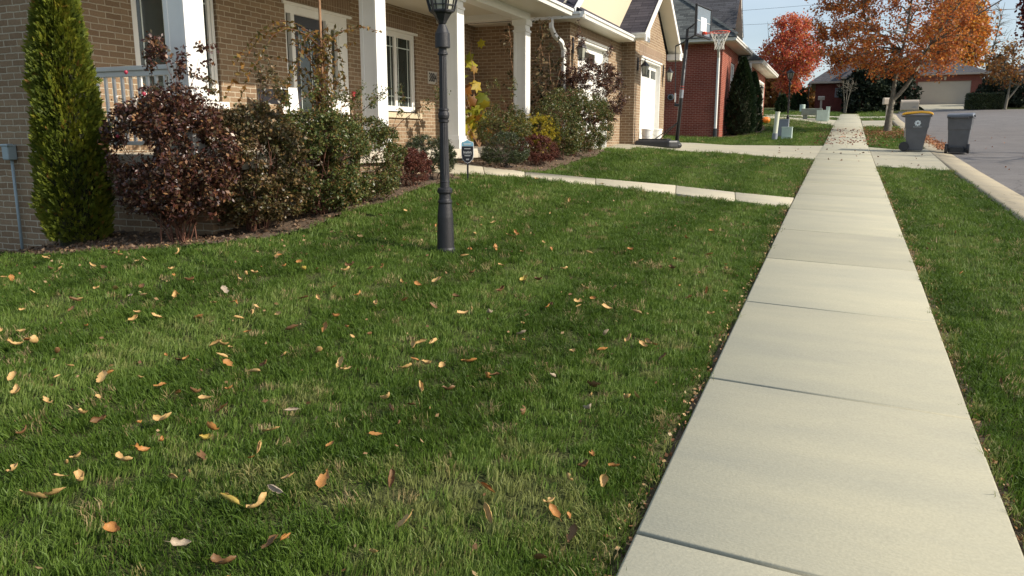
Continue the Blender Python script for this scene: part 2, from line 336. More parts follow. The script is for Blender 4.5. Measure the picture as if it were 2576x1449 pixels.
def concrete_mat(name, base, yellow=.0, streak=True):
    m = bpy.data.materials.new(name); m.use_nodes = True; n = m.node_tree; b = n.nodes['Principled BSDF']
    b.inputs['Roughness'].default_value = .92; b.inputs['Specular IOR Level'].default_value = .25
    tc = n.nodes.new('ShaderNodeTexCoord')
    n1 = n.nodes.new('ShaderNodeTexNoise'); n1.inputs['Scale'].default_value = 1.1; n1.inputs['Detail'].default_value = 6; n1.inputs['Roughness'].default_value = .6
    mp = n.nodes.new('ShaderNodeMapping'); mp.inputs['Scale'].default_value = (.8, 2.2, 1); n.links.new(tc.outputs['Object'], mp.inputs[0]); n.links.new(mp.outputs[0], n1.inputs[0])
    n2 = n.nodes.new('ShaderNodeTexNoise'); n2.inputs['Scale'].default_value = 90; n2.inputs['Detail'].default_value = 6; n.links.new(tc.outputs['Object'], n2.inputs[0])
    mp3 = n.nodes.new('ShaderNodeMapping'); mp3.inputs['Scale'].default_value = (3, 160, 1); n.links.new(tc.outputs['Object'], mp3.inputs[0])
    n3 = n.nodes.new('ShaderNodeTexNoise'); n3.inputs['Scale'].default_value = 1; n3.inputs['Detail'].default_value = 3; n.links.new(mp3.outputs[0], n3.inputs[0])
    rp = n.nodes.new('ShaderNodeValToRGB'); rp.color_ramp.elements[0].position = .3; rp.color_ramp.elements[1].position = .68
    rp.color_ramp.elements[0].color = (base[0] * .84, base[1] * .865, base[2] * .90, 1); rp.color_ramp.elements[1].color = (base[0] * 1.03, base[1] * 1.03, base[2] * 1.0, 1)
    n.links.new(n1.outputs[0], rp.inputs[0])
    r2 = n.nodes.new('ShaderNodeMapRange'); r2.inputs[1].default_value = .25; r2.inputs[2].default_value = .75; r2.inputs[3].default_value = .90; r2.inputs[4].default_value = 1.08; n.links.new(n2.outputs[0], r2.inputs[0])
    at = n.nodes.new('ShaderNodeAttribute'); at.attribute_name = 'v'
    r3 = n.nodes.new('ShaderNodeMapRange'); r3.inputs[3].default_value = .92; r3.inputs[4].default_value = 1.06; n.links.new(at.outputs['Fac'], r3.inputs[0])
    mu = n.nodes.new('ShaderNodeMath'); mu.operation = 'MULTIPLY'; n.links.new(r2.outputs[0], mu.inputs[0]); n.links.new(r3.outputs[0], mu.inputs[1])
    vm = n.nodes.new('ShaderNodeVectorMath'); vm.operation = 'SCALE'; n.links.new(rp.outputs[0], vm.inputs[0]); n.links.new(mu.outputs[0], vm.inputs['Scale'])
    n.links.new(vm.outputs[0], b.inputs['Base Color'])
    ad = n.nodes.new('ShaderNodeMath'); ad.operation = 'ADD'; n.links.new(n3.outputs[0], ad.inputs[0]); n.links.new(n2.outputs[0], ad.inputs[1])
    bp = n.nodes.new('ShaderNodeBump'); bp.inputs['Strength'].default_value = .35; bp.inputs['Distance'].default_value = .003
    n.links.new(ad.outputs[0], bp.inputs['Height']); n.links.new(bp.outputs[0], b.inputs['Normal'])
    return m
M['sidewalk'] = concrete_mat('sidewalk_concrete', (.432, .404, .300))
M['driveway'] = concrete_mat('driveway_concrete', (.435, .40, .30))
M['walk'] = concrete_mat('entry_walk_concrete', (.48, .43, .32))
M['gutter_conc'] = concrete_mat('gutter_concrete', (.33, .285, .205))
def ground_mat():
    m = bpy.data.materials.new('lawn_soil'); m.use_nodes = True; n = m.node_tree; b = n.nodes['Principled BSDF']; b.inputs['Roughness'].default_value = 1; b.inputs['Specular IOR Level'].default_value = .1
    tc = n.nodes.new('ShaderNodeTexCoord')
    a = n.nodes.new('ShaderNodeTexNoise'); a.inputs['Scale'].default_value = .9; a.inputs['Detail'].default_value = 8; n.links.new(tc.outputs['Object'], a.inputs[0])
    c = n.nodes.new('ShaderNodeTexNoise'); c.inputs['Scale'].default_value = 70; c.inputs['Detail'].default_value = 6; n.links.new(tc.outputs['Object'], c.inputs[0])
    r1 = n.nodes.new('ShaderNodeValToRGB'); r1.color_ramp.elements[0].color = (.060, .075, .024, 1); r1.color_ramp.elements[1].color = (.10, .105, .040, 1)
    n.links.new(a.outputs[0], r1.inputs[0])
    r2 = n.nodes.new('ShaderNodeMapRange'); r2.inputs[1].default_value = .3; r2.inputs[2].default_value = .7; r2.inputs[3].default_value = .45; r2.inputs[4].default_value = 1.4; n.links.new(c.outputs[0], r2.inputs[0])
    vm = n.nodes.new('ShaderNodeVectorMath'); vm.operation = 'SCALE'; n.links.new(r1.outputs[0], vm.inputs[0]); n.links.new(r2.outputs[0], vm.inputs['Scale']); n.links.new(vm.outputs[0], b.inputs['Base Color'])
    bp = n.nodes.new('ShaderNodeBump'); bp.inputs['Distance'].default_value = .03; n.links.new(c.outputs[0], bp.inputs['Height']); n.links.new(bp.outputs[0], b.inputs['Normal'])
    return m
M['ground'] = ground_mat()
M['asphalt'] = mat('asphalt', (.150, .138, .131), .9, noise=.22, nscale=.9, bump=.6, bscale=120)
M['mulch'] = mat('mulch_soil', (.13, .088, .055), 1, noise=.6, nscale=26, bump=1, bscale=60)
M['edge_soil'] = mat('dry_soil', (.12, .085, .05), 1, noise=.5, nscale=40, bump=1, bscale=80)

def add_cracks(m, scale, width, dark):
    """thin wandering cracks multiplied into the surface colour"""
    n = m.node_tree; b = n.nodes['Principled BSDF']; src = b.inputs['Base Color'].links[0].from_socket
    tc = n.nodes.new('ShaderNodeTexCoord'); nz = n.nodes.new('ShaderNodeTexNoise'); nz.inputs['Scale'].default_value = 2.5; nz.inputs['Detail'].default_value = 5
    ad = n.nodes.new('ShaderNodeVectorMath'); ad.operation = 'MULTIPLY_ADD'; ad.inputs[1].default_value = (.55, .55, .55)
    n.links.new(tc.outputs['Object'], nz.inputs[0]); n.links.new(nz.outputs['Color'], ad.inputs[0]); n.links.new(tc.outputs['Object'], ad.inputs[2])
    vo = n.nodes.new('ShaderNodeTexVoronoi'); vo.feature = 'DISTANCE_TO_EDGE'; vo.inputs['Scale'].default_value = scale; n.links.new(ad.outputs[0], vo.inputs['Vector'])
    mr = n.nodes.new('ShaderNodeMapRange'); mr.inputs[1].default_value = 0; mr.inputs[2].default_value = width; mr.inputs[3].default_value = dark; mr.inputs[4].default_value = 1; n.links.new(vo.outputs['Distance'], mr.inputs[0])
    vm = n.nodes.new('ShaderNodeVectorMath'); vm.operation = 'SCALE'; n.links.new(src, vm.inputs[0]); n.links.new(mr.outputs[0], vm.inputs['Scale']); n.links.new(vm.outputs[0], b.inputs['Base Color'])
add_cracks(M['asphalt'], .28, .006, .55); add_cracks(M['gutter_conc'], .35, .004, .6)
# ------------------------------------------------------------------ ground regions
LX = ([-4, 11, 20, 25.4, 42, 65.6, 70], [-.56, -.57, -.53, -.46, -.38, -.14, -.08])
RX = ([-4, 4.1, 7.5, 18.7, 25.5, 42, 65.6, 70], [.66, .67, .70, .74, .77, .93, 1.15, 1.2])
def swl(y): return np.interp(y, *LX)
def swr(y): return np.interp(y, *RX)
WALK = [(-5.55, 11.15), (-4.98, 10.87), (-4.40, 11.13), (-3.53, 11.98), (-2.27, 12.02), (-1.44, 12.42), (-.575, 12.37),
        (-.575, 11.36), (-1.32, 11.49), (-2.14, 11.32), (-3.28, 11.12), (-4.21, 10.65), (-4.69, 10.3), (-5.55, 10.1)]
DRIVE = [(-5.3, 16.1), (-4.75, 16.1), (-4.85, 18.7), (-4.6, 19.25), (-2.84, 20.0), (-.535, 20.05), (-.44, 25.42), (-2.5, 24.4), (-4.15, 23.1), (-4.95, 23.0), (-5.06, 23.0), (-5.06, 20.15), (-5.3, 20.1)]
APRON = [(.755, 18.8), (2.11, 18.1), (2.25, 24.9), (1.56, 24.6), (.78, 25.45)]
BED = [(-8.6, 5.8), (-8.0, 5.3), (-7.2, 4.95), (-6.4, 4.85), (-5.79, 4.95), (-4.95, 5.1), (-4.70, 5.6), (-4.66, 6.32), (-4.72, 7.2), (-4.78, 8.1), (-4.78, 9.3), (-4.85, 9.8), (-5.12, 10.1), (-5.55, 9.98), (-5.6, 5.8)]
BED2 = [(-5.5, 11.1), (-4.9, 10.84), (-4.42, 11.12), (-4.42, 12.2), (-4.35, 13.4), (-4.45, 15.0), (-4.6, 16.3), (-5.3, 16.1), (-5.5, 15.9)]
BED3 = [(-4.35, 31.6), (-3.95, 31.9), (-3.1, 33.8), (-3.0, 36.2), (-3.3, 38.5), (-3.85, 40.2), (-4.4, 37)]
RDRIVE = [(-3.9, 40.4), (-1.5, 43.6), (-.41, 42.0), (-.30, 50.5), (-2.0, 49.5), (-3.9, 47.5)]
def inpoly(x, y, P):
    x = np.asarray(x); y = np.asarray(y); c = np.zeros(x.shape, bool); n = len(P); j = n - 1
    for i in range(n):
        xi, yi = P[i]; xj, yj = P[j]
        if yi != yj:
            t = ((yi > y) != (yj > y)) & (x < (xj - xi) * (y - yi) / (yj - yi) + xi); c ^= t
        j = i
    return c
def grid_sheet(name, xs, ys, zf, m, keep=None):
    X, Y = np.meshgrid(xs, ys); V = np.stack([X, Y, zf(X, Y)], -1).reshape(-1, 3)
    nx = len(xs); ny = len(ys); i = np.arange(nx - 1); j = np.arange(ny - 1); I, J = np.meshgrid(i, j)
    a = (J * nx + I).ravel(); F = np.stack([a, a + 1, a + nx + 1, a + nx], -1)
    if keep is not None:
        ctr = V[F].mean(1); F = F[keep(ctr[:, 0], ctr[:, 1])]
    return np_mesh(name, V, F, m, smooth=True)
def lump(X, Y): return .012 * np.sin(X * 7.1 + 1.3 * np.sin(Y * 3.3)) * np.cos(Y * 6.3 + X * 2.1)
xs = np.unique(np.concatenate([np.arange(-260, -20, 12), np.arange(-20, -10, .6), np.arange(-10, 4, .12), np.arange(4, 14, .5), np.arange(14, 261, 12)]))
ys = np.unique(np.concatenate([np.arange(-40, -3, 4), np.arange(-3, 26, .12), np.arange(26, 60, .4), np.arange(60, 100, 1.5), np.arange(100, 700, 25)]))
def ground_z(X, Y):
    z = H(X, Y) + np.where((X > -9) & (X < 2.2) & (Y < 26), lump(X, Y) * .5, 0) - .012
    z = np.where((X > swl(Y) - .03) & (X < swr(Y) + .03), z - .06, z)
    return np.where(X > 2.2, z - .10, z)
g = grid_sheet('ground', xs, ys, ground_z, M['ground']); g['kind'] = 'structure'
mb = grid_sheet('mulch_bed', np.arange(-8.7, -2.9, .05), np.arange(4.7, 40.5, .05), lambda X, Y: H(X, Y) + .012 + .008 * np.sin(X * 31 + Y * 7) * np.sin(Y * 27 - X * 5), M['mulch'],
                keep=lambda x, y: inpoly(x, y, BED) | inpoly(x, y, BED2) | inpoly(x, y, BED3)); mb['kind'] = 'structure'

def draped(name, poly, m, lift=.02, step=.5, thick=.12, vatt=None):
    """polygon sheet draped over the terrain: triangulated, subdivided, with a rim"""
    bm = bmesh.new(); vs = [bm.verts.new((x, y, 0)) for x, y in poly]; bm.faces.new(vs)
    x0 = min(p[0] for p in poly); x1 = max(p[0] for p in poly); y0 = min(p[1] for p in poly); y1 = max(p[1] for p in poly)
    for k in range(1, int((x1 - x0) / step) + 1):
        bmesh.ops.bisect_plane(bm, geom=bm.verts[:] + bm.edges[:] + bm.faces[:], plane_co=(x0 + k * step, 0, 0), plane_no=(1, 0, 0))
    for k in range(1, int((y1 - y0) / step) + 1):
        bmesh.ops.bisect_plane(bm, geom=bm.verts[:] + bm.edges[:] + bm.faces[:], plane_co=(0, y0 + k * step, 0), plane_no=(0, 1, 0))
    r = bmesh.ops.extrude_face_region(bm, geom=bm.faces[:])
    nv = [e for e in r['geom'] if isinstance(e, bmesh.types.BMVert)]
    nvs = set(nv)
    P = np.array([v.co[:] for v in bm.verts]); Z = H(P[:, 0], P[:, 1]); bm.verts.ensure_lookup_table()
    for i, v in enumerate(bm.verts): v.co.z = Z[i] + (lift if v in nvs else lift - thick)
    bmesh.ops.recalc_face_normals(bm, faces=bm.faces[:])
    me = bpy.data.meshes.new(name); bm.to_mesh(me); bm.free(); me.materials.append(m)
    o = bpy.data.objects.new(name, me); COL.objects.link(o); ORG[o.name] = Vector((0, 0, 0)); o['kind'] = 'structure'
    return o
# sidewalk slabs with tooled joints
def slabs(name, edges, m, lift, gap=.007, thick=.12):
    V = []; F = []; A = []
    for (l0, r0, l1, r1) in edges:
        l0, r0, l1, r1 = map(np.array, (l0, r0, l1, r1))
        gp = gap / max(.2, np.linalg.norm(l1 - l0)); a0 = l0 + (l1 - l0) * gp; b0 = r0 + (r1 - r0) * gp; a1 = l1 + (l0 - l1) * gp; b1 = r1 + (r0 - r1) * gp
        be = .010; ringO = [a0, b0, b1, a1]; c = sum(ringO) / 4
        def ins(p, d): v = c - p; return p + np.sign(v) * np.minimum(abs(v), d)
        ringI = [ins(p, be) for p in ringO]; n = len(V); h = rng.random()
        # plane of slab from corner heights so it stays flat
        for rg, dz in ((ringO, -thick), (ringO, -.006), (ringI, 0)):
            for p in rg: V.append((p[0], p[1], Hs(p[0], p[1]) + lift + dz))
        for k in range(4):
            k2 = (k + 1) % 4; F.append((n + k, n + k2, n + 4 + k2, n + 4 + k)); A.append(h)
            F.append((n + 4 + k, n + 4 + k2, n + 8 + k2, n + 8 + k)); A.append(h)
        F.append((n + 8, n + 9, n + 10, n + 11)); A.append(h)
    o = np_mesh(name, V, np.array(F), m, attr=A); o['kind'] = 'structure'; return o
js = [-2.6, -.85, .80, 2.50, 4.16, 5.90, 7.61, 9.35, 11.1, 12.85, 14.6, 16.3, 18.05, 19.9]
def sw_edges(js):
    E = []
    for a, b in zip(js[:-1], js[1:]):
        E.append(((swl(a), a), (swr(a), a - .06), (swl(b), b), (swr(b), b - .06)))
    return E
ed = sw_edges(js) + sw_edges(list(np.linspace(19.93, 25.4, 4))) + sw_edges(list(np.arange(25.43, 68, 1.72)))
slabs('sidewalk', ed, M['sidewalk'], .022)
jf = M['edge_soil']
jo = grid_sheet('sidewalk_joint_soil', np.arange(-.62, 1.3, .2), np.arange(-3, 68.2, .5), lambda X, Y: H(X, Y) - .03, jf, keep=lambda x, y: (x > swl(y) - .05) & (x < swr(y) + .05)); jo['kind'] = 'structure'
# entry walk
fp = WALK[:7]; npn = WALK[7:][::-1]
we = [(npn[i], fp[i], npn[i + 1], fp[i + 1]) for i in range(6)]
slabs('entry_walk', we, M['walk'], .016, gap=.004)
# driveway (cut along the joints) and its apron
dl = (lambda y: np.interp(y, [16.1, 18.7, 19.25, 20.0, 20.05], [-4.75, -4.85, -4.6, -2.84, -.5]))
draped('driveway', DRIVE, M['driveway'], .012, .6)
draped('driveway_apron', APRON, M['driveway'], .012, .6)
draped('neighbour_driveway', RDRIVE, M['driveway'], .02, 1.2)
draped('neighbour_apron', [(.95, 42), (2.2, 40.5), (2.6, 51), (1.05, 50.5)], M['driveway'], .02, 1.2)
draped('far_path', [(-5.0, 56), (-.2, 56), (-.1, 59.5), (-5.2, 59.5)], M['driveway'], .02, 1.2)
draped('far_apron', [(1.1, 56), (2.8, 55.5), (2.9, 60), (1.1, 59.5)], M['driveway'], .02, 1.2)
# road and its concrete gutter strip
gy = np.r_[np.arange(-6, 40, .7), np.arange(40, 76, 1.5)]
def gl(y): return np.interp(y, [-6, 18, 28, 40, 55, 65, 72], [2.12, 2.12, 2.22, 2.42, 2.75, 3.1, 3.6])
def strip(name, fl, fr, ys, m, lift, n=3, vz=None, thick=.15):
    V = []; F = []
    for y in ys:
        a, b = fl(y), fr(y)
        for k in range(n):
            x = a + (b - a) * k / (n - 1); V.append((x, y, Hs(min(x, 2.2) if x > 2.2 else x, y) + lift + (vz[k] if vz else 0)))
    for i in range(len(ys) - 1):
        for k in range(n - 1):
            q = i * n + k; F.append((q, q + 1, q + n + 1, q + n))
    o = np_mesh(name, V, np.array(F), m, smooth=False); o['kind'] = 'structure'; return o
# gutter slabs
ge = []; yy = list(np.arange(-6, 72, 3.05))
V = []; F = []; A = []
for a, b in zip(yy[:-1], yy[1:]):
    n = len(V); h = rng.random(); b2 = b - .012
    for y in (a, b2):
        for fx, z in ((0, -.1), (0, .008), (.1, .010), (.22, -.006), (.55, -.040), (.55, -.2)): V.append((gl(y) + fx, y, Hs(2.1, y) + z))
    for k in range(5): F.append((n + k, n + k + 1, n + 7 + k, n + 6 + k)); A.append(h)
o = np_mesh('gutter_strip', V, np.array(F), M['gutter_conc'], attr=A); o['kind'] = 'structure'
def road_z(X, Y): return H(np.clip(X, -2, 2.1), Y) - .045 + np.clip(X - 5, 0, 3) * .01 + np.where(Y > 60, H(X, Y) - H(np.clip(X, -2, 2.1), Y), 0)
o = grid_sheet('road', np.r_[np.arange(2.4, 3.6, .1), np.arange(3.6, 14, .5), np.arange(14, 40, 2)], np.r_[np.arange(-8, 30, .5), np.arange(30, 73.5, .6)], road_z, M['asphalt'],
               keep=lambda x, y: (x > gl(y) + .50) & (((x < 11) | (y > 58)) & (y < 71.5 - .04 * x)))
o['kind'] = 'structure'
o = grid_sheet('far_driveway', np.arange(6.0, 11.6, .4), np.r_[np.arange(70.9, 86.0, .6), 86.0], lambda X, Y: H(X, Y) - .0 + np.clip((Y - 71) / 2, 0, 1) * .03 + np.where(Y < 71.6, -.03, 0), M['driveway']); o['kind'] = 'structure'

# ------------------------------------------------------------------ wall helper
def wall(mbld, axis, c, u0, u1, z0, z1, ops=(), out=1, depth=.1, thick=.2):
    """brick panel in plane axis=c with openings (ua,ub,za,zb) and reveals running inwards"""
    def P(u, z, d=0):
        q = c - out * d
        return (q, u, z) if axis == 'x' else (u, q, z)
    us = sorted(set([u0, u1] + [v for o in ops for v in o[:2]])); zs = sorted(set([z0, z1] + [v for o in ops for v in o[2:]]))
    for a, b in zip(us[:-1], us[1:]):
        for e, f in zip(zs[:-1], zs[1:]):
            if any(o[0] <= a and b <= o[1] and o[2] <= e and f <= o[3] for o in ops): continue
            mbld.quad(P(a, e), P(b, e), P(b, f), P(a, f))
    for (a, b, e, f) in ops:
        mbld.quad(P(a, e), P(a, f), P(a, f, thick), P(a, e, thick)); mbld.quad(P(b, e), P(b, f), P(b, f, thick), P(b, e, thick))
        mbld.quad(P(a, f), P(b, f), P(b, f, thick), P(a, f, thick)); mbld.quad(P(a, e), P(b, e), P(b, e, thick), P(a, e, thick))
def gutter_run(mbld, p0, p1, outv, w=.11, h=.12):
    """K-style gutter box between two points, outv = outward unit vector"""
    p0, p1, o = Vector(p0), Vector(p1), Vector(outv)
    prof = [(0, 0), (w * .62, 0), (w * .75, h * .45), (w, h * .6), (w, h), (w * .9, h), (w * .9, h * .7), (0.004, h * .7), (0, h)]
    n = len(prof); vs = []
    for p in (p0, p1):
        for a, b in prof: vs.append(p + o * a + Vector((0, 0, b)))
    fs = [(i, (i + 1) % n, (i + 1) % n + n, i + n) for i in range(n)] + [tuple(range(n)), tuple(range(2 * n - 1, n - 1, -1))]
    mbld.add(vs, fs)

# ================================================================== TAN BRICK HOUSE
HZ = -1.5
house = empty('brick_house', (-7.5, 11.0, -.4), 'tan brick house with white porch columns and two white garage doors', 'house')
XF, XP = -7.5, -5.55
mbw = MB()
WINL = (6.88, 8.22, .47, 1.95); DOOR = (9.58, 11.16, -.15, 1.92); WIN2 = (12.04, 13.38, .47, 1.90)
wall(mbw, 'x', XF, 5.84, 15.96, -.4, 2.7, [WINL, DOOR, WIN2], 1)
wall(mbw, 'y', 5.84, -20, XF, -3, 3.1, [], -1)
wall(mbw, 'y', 15.96, XF, -5.31, -.6, 2.45, [], -1)
G1 = (16.5, 18.9, -.3, 2.12); G2 = (20.78, 23.2, -.3, 2.10)
wall(mbw, 'x', -5.31, 15.96, 20.12, -.6, 2.72, [G1], 1)
wall(mbw, 'y', 20.12, -5.31, -4.95, -.6, 2.45, [], -1)
wall(mbw, 'x', -4.95, 20.12, 23.85, -.6, 2.45, [G2], 1)
mbw.poly([(-4.95, 20.12, 2.45), (-4.95, 23.85, 2.45), (-4.95, 22.0, 3.95)])
mbw.quad((-4.95, 23.85, -.6), (-16, 23.85, -.6), (-16, 23.85, 2.6), (-4.95, 23.85, 2.6))
mbw.quad((-5.31, 15.96, 2.45), (-5.31, 20.1, 2.45), (-5.31, 20.1, 2.72), (-5.31, 15.96, 2.72))
mbw.build('wall', M['tan_brick'], house)
mbf = MB(); wall(mbf, 'y', 5.84, XF + .003, XP, -1.6, -.30, [], -1); wall(mbf, 'x', XP, 5.84, 15.9, -1.6, -.30, [], 1)
mbf.build('foundation', M['tan_brick'], house)
for bx_ in ((XF, XF + .004, 12.0, 13.42, 1.94, 2.16), (XF, XF + .004, 9.5, 11.24, 1.97, 2.19), (XF, XF + .004, 6.84, 8.26, 2.0, 2.22), (-5.31, -5.306, 16.4, 19.0, 2.17, 2.365), (-4.95, -4.946, 20.55, 23.35, 2.16, 2.42)):
    s = MB(); s.box(*bx_); s.build('soldier_course', M['tan_soldier'], house)
fl = MB(); fl.box(XF, -5.47, 5.80, 15.92, -.30, -.15); fl.build('porch_floor', M['porch_conc'], house, bevel=.01)
# porch ceiling, beam, soffits, roof
c = MB(); c.box(XF, -5.005, 5.3, 14.88, 2.335, 2.36); c.box(-20, XF, 5.3, 5.83, 2.335, 2.36); c.build('porch_ceiling', M['soffit'], house)
c = MB(); c.box(-5.84, -5.60, 5.7, 14.44, 2.20, 2.34); c.box(XF + .01, -5.84, 5.7, 5.92, 2.20, 2.34); c.box(XF + .01, -5.84, 14.20, 14.42, 2.22, 2.34); c.build('porch_beam', M['white'], house, bevel=.006)
c = MB()
c.box(-7.45, -4.95, 15.55, 15.96, 2.37, 2.385); c.box(-5.31, -4.95, 15.96, 19.75, 2.37, 2.385); c.box(-4.95, -4.62, 19.72, 20.12, 2.44, 2.455); c.box(-5.31, -4.95, 19.75, 20.12, 2.44, 2.455)
c.build('soffit', M['soffit_x'], house)
gu = MB()
gutter_run(gu, (-5.0, 5.25, 2.325), (-5.0, 14.9, 2.325), (1, 0, 0))
gutter_run(gu, (-6.3, 15.56, 2.37), (-4.86, 15.56, 2.37), (0, -1, 0), .10, .12)
gutter_run(gu, (-6.4, 14.7, 2.37), (-6.4, 15.5, 2.37), (1, 0, 0), .10, .12)
gutter_run(gu, (-4.95, 15.45, 2.37), (-4.95, 19.75, 2.37), (1, 0, 0), .10, .12)
gutter_run(gu, (-4.95, 19.72, 2.45), (-4.60, 19.72, 2.45), (0, -1, 0), .09, .12)
gu.build('gutter', M['gutter'], house)
# roofs
SL = .70
def roofslab(mbld, pts, t=.05): mbld.slab(pts, (0, 0, -t))
r = MB(); roofslab(r, [(-4.92, 5.2, 2.46), (-4.92, 14.93, 2.46), (-12, 14.93, 6.6), (-12, 5.2, 6.6)]); r.build('porch_roof', M['shingle_dark'], house)
c = MB(); c.slab([(-5.05, 14.9, 2.36), (-11.9, 14.9, 2.36), (-11.9, 14.9, 6.45)], (0, -.03, 0)); c.build('porch_gable_end', M['board'], house)
r = MB()
roofslab(r, [(-5.10, 15.45, 2.50), (-5.10, 19.9, 2.50 + SL * 4.45), (-16, 19.9, 2.50 + SL * 4.45), (-16, 15.45, 2.50)])
roofslab(r, [(-5.10, 19.9, 2.50 + SL * 4.45), (-5.10, 24.35, 2.50), (-16, 24.35, 2.50), (-16, 19.9, 2.50 + SL * 4.45)])
roofslab(r, [(-4.90, 15.47, 2.50), (-4.90, 19.8, 2.50), (-5.34, 19.8, 2.78), (-5.34, 15.8, 2.78)], .03)
r.build('garage_roof', M['shingle_dark'], house)
c = MB(); c.slab([(-5.345, 15.75, 2.72), (-5.345, 24.0, 2.72), (-5.345, 19.9, 2.45 + SL * 4.15)], (-.05, 0, 0)); c.build('upper_gable', M['beige'], house)
c = MB(); c.slab([(-5.06, 15.50, 2.40), (-5.06, 15.50, 2.56), (-5.06, 19.9, 2.56 + SL * 4.4), (-5.06, 19.9, 2.40 + SL * 4.4)], (-.03, 0, 0)); c.build('rake_board', M['white'], house)
r = MB()
roofslab(r, [(-4.60, 19.66, 2.55), (-4.60, 22.0, 2.55 + SL * 2.34), (-9.5, 22.0, 2.55 + SL * 2.34), (-9.5, 19.66, 2.55)])
roofslab(r, [(-4.60, 22.0, 2.55 + SL * 2.34), (-4.60, 24.32, 2.55), (-9.5, 24.32, 2.55), (-9.5, 22.0, 2.55 + SL * 2.34)])
r.build('gable_roof', M['shingle_dark'], house)
rk = MB()
for (ya, yb) in ((19.62, 22.0), (24.36, 22.0)):
    rk.slab([(-4.57, ya, 2.38), (-4.57, ya, 2.56), (-4.57, yb, 2.56 + SL * 2.36), (-4.57, yb, 2.38 + SL * 2.36)], (-.03, 0, 0))
rk.box(-4.95, -4.57, 24.0, 24.38, 2.30, 2.47); rk.box(-4.66, -4.56, 24.36, 24.46, 2.40, 2.53)
rk.slab([(-4.568, 19.58, 2.36), (-4.568, 20.02, 2.36), (-4.568, 20.02, 2.80), (-4.568, 19.58, 2.52)], (-.034, 0, 0))
rk.build('rake_board', M['white'], house)
sf = MB()
for (ya, yb) in ((19.72, 22.0), (24.30, 22.0)):
    sf.quad((-4.60, ya, 2.44), (-4.95, ya, 2.44), (-4.95, yb, 2.44 + SL * 2.3), (-4.60, yb, 2.44 + SL * 2.3))
sf.build('rake_soffit', M['soffit'], house)
# columns
def column(y, w=.235):
    x1 = -5.60; x0 = x1 - w; s = MB(); s.box(x0, x1, y, y + w, -.15, 2.20)
    o = s.build('column', M['white'], house, bevel=.006)
    t = MB(); e = .035
    t.box(x0 - e, x1 + e, y - e, y + w + e, -.15, .0); t.box(x0 - .02, x1 + .02, y - .02, y + w + .02, .0, .05)
    t.box(x0 - .02, x1 + .02, y - .02, y + w + .02, 1.98, 2.02); t.box(x0 - .03, x1 + .03, y - .03, y + w + .03, 2.10, 2.20)
    # raised corner stiles so that each face reads as a recessed panel
    for (a, b) in ((x0 - .006, x0 + .045), (x1 - .045, x1 + .006)):
        for (cc, d) in ((y - .006, y + .045), (y + w - .045, y + w + .006)): t.box(a, b, cc, d, .05, 1.98)
    t.build('column_trim', M['white'], o, bevel=.004)
for y in (5.72, 8.96, 11.30, 14.18): column(y)
# window builder (plane x = xw facing +X)
def window(root, xw, u0, u1, z0, z1, lights=2, mun=(.14, .16), trim=.05, out=1, axis='x', pane=None, fr=None):
    def B(m, a, b, c0, c1, d0, d1):      # d measured outwards from plane
        if axis == 'x': m.box(xw + d0, xw + d1, a, b, c0, c1)
        else: m.box(a, b, xw - d1, xw - d0, c0, c1)
    f = MB(); d0, d1 = -.09, -.03
    B(f, u0, u0 + trim, z0, z1, d0, d1); B(f, u1 - trim, u1, z0, z1, d0, d1); B(f, u0 + trim, u1 - trim, z1 - trim, z1, d0, d1); B(f, u0 + trim, u1 - trim, z0, z0 + trim, d0, d1)
    wI = (u1 - u0 - 2 * trim) / lights; sa = .045
    mm = MB(); pn = MB()
    for k in range(lights):
        a = u0 + trim + wI * k; b = a + wI; zz0, zz1 = z0 + trim, z1 - trim
        B(f, a, a + sa, zz0, zz1, d0, -.045); B(f, b - sa, b, zz0, zz1, d0, -.045); B(f, a + sa, b - sa, zz1 - sa, zz1, d0, -.045); B(f, a + sa, b - sa, zz0, zz0 + sa, d0, -.045)
        B(pn, a + sa, b - sa, zz0 + sa, zz1 - sa, -.082, -.076)
        t = .009
        for uu in (a + sa + mun[0], b - sa - mun[0]):
            if b - a > .3: B(mm, uu - t, uu + t, zz0 + sa, zz1 - sa, -.076, -.072)
        for z in (zz0 + sa + mun[1], zz1 - sa - mun[1]): B(mm, a + sa, b - sa, z - t, z + t, -.071, -.067)
    fo = f.build('window', fr or M['white'], root, bevel=.004)
    pn.build('pane', pane or M['glass_dark'], fo); mm.build('muntin', M['muntin'], fo)
    return fo
def sill(root, fo, x, u0, u1, z, m=None):
    s = MB(); s.box(x - .08, x + .045, u0, u1, z - .095, z); s.build('sill', m or M['limestone'], fo, bevel=.006)
w1 = window(house, XF, 6.90, 8.20, .49, 1.95, 2, (.09, .17)); sill(house, w1, XF, 6.80, 8.30, .475, M['white'])
w2 = window(house, XF, 12.06, 13.36, .50, 1.90, 2, (.085, .17)); sill(house, w2, XF, 11.96, 13.50, .475)
t = MB(); t.box(XF - .02, XF + .03, 12.02, 13.42, 1.895, 1.935); t.box(XF - .02, XF + .03, 9.52, 11.24, 1.91, 1.95); t.build('head_trim', M['white'], house, bevel=.004)
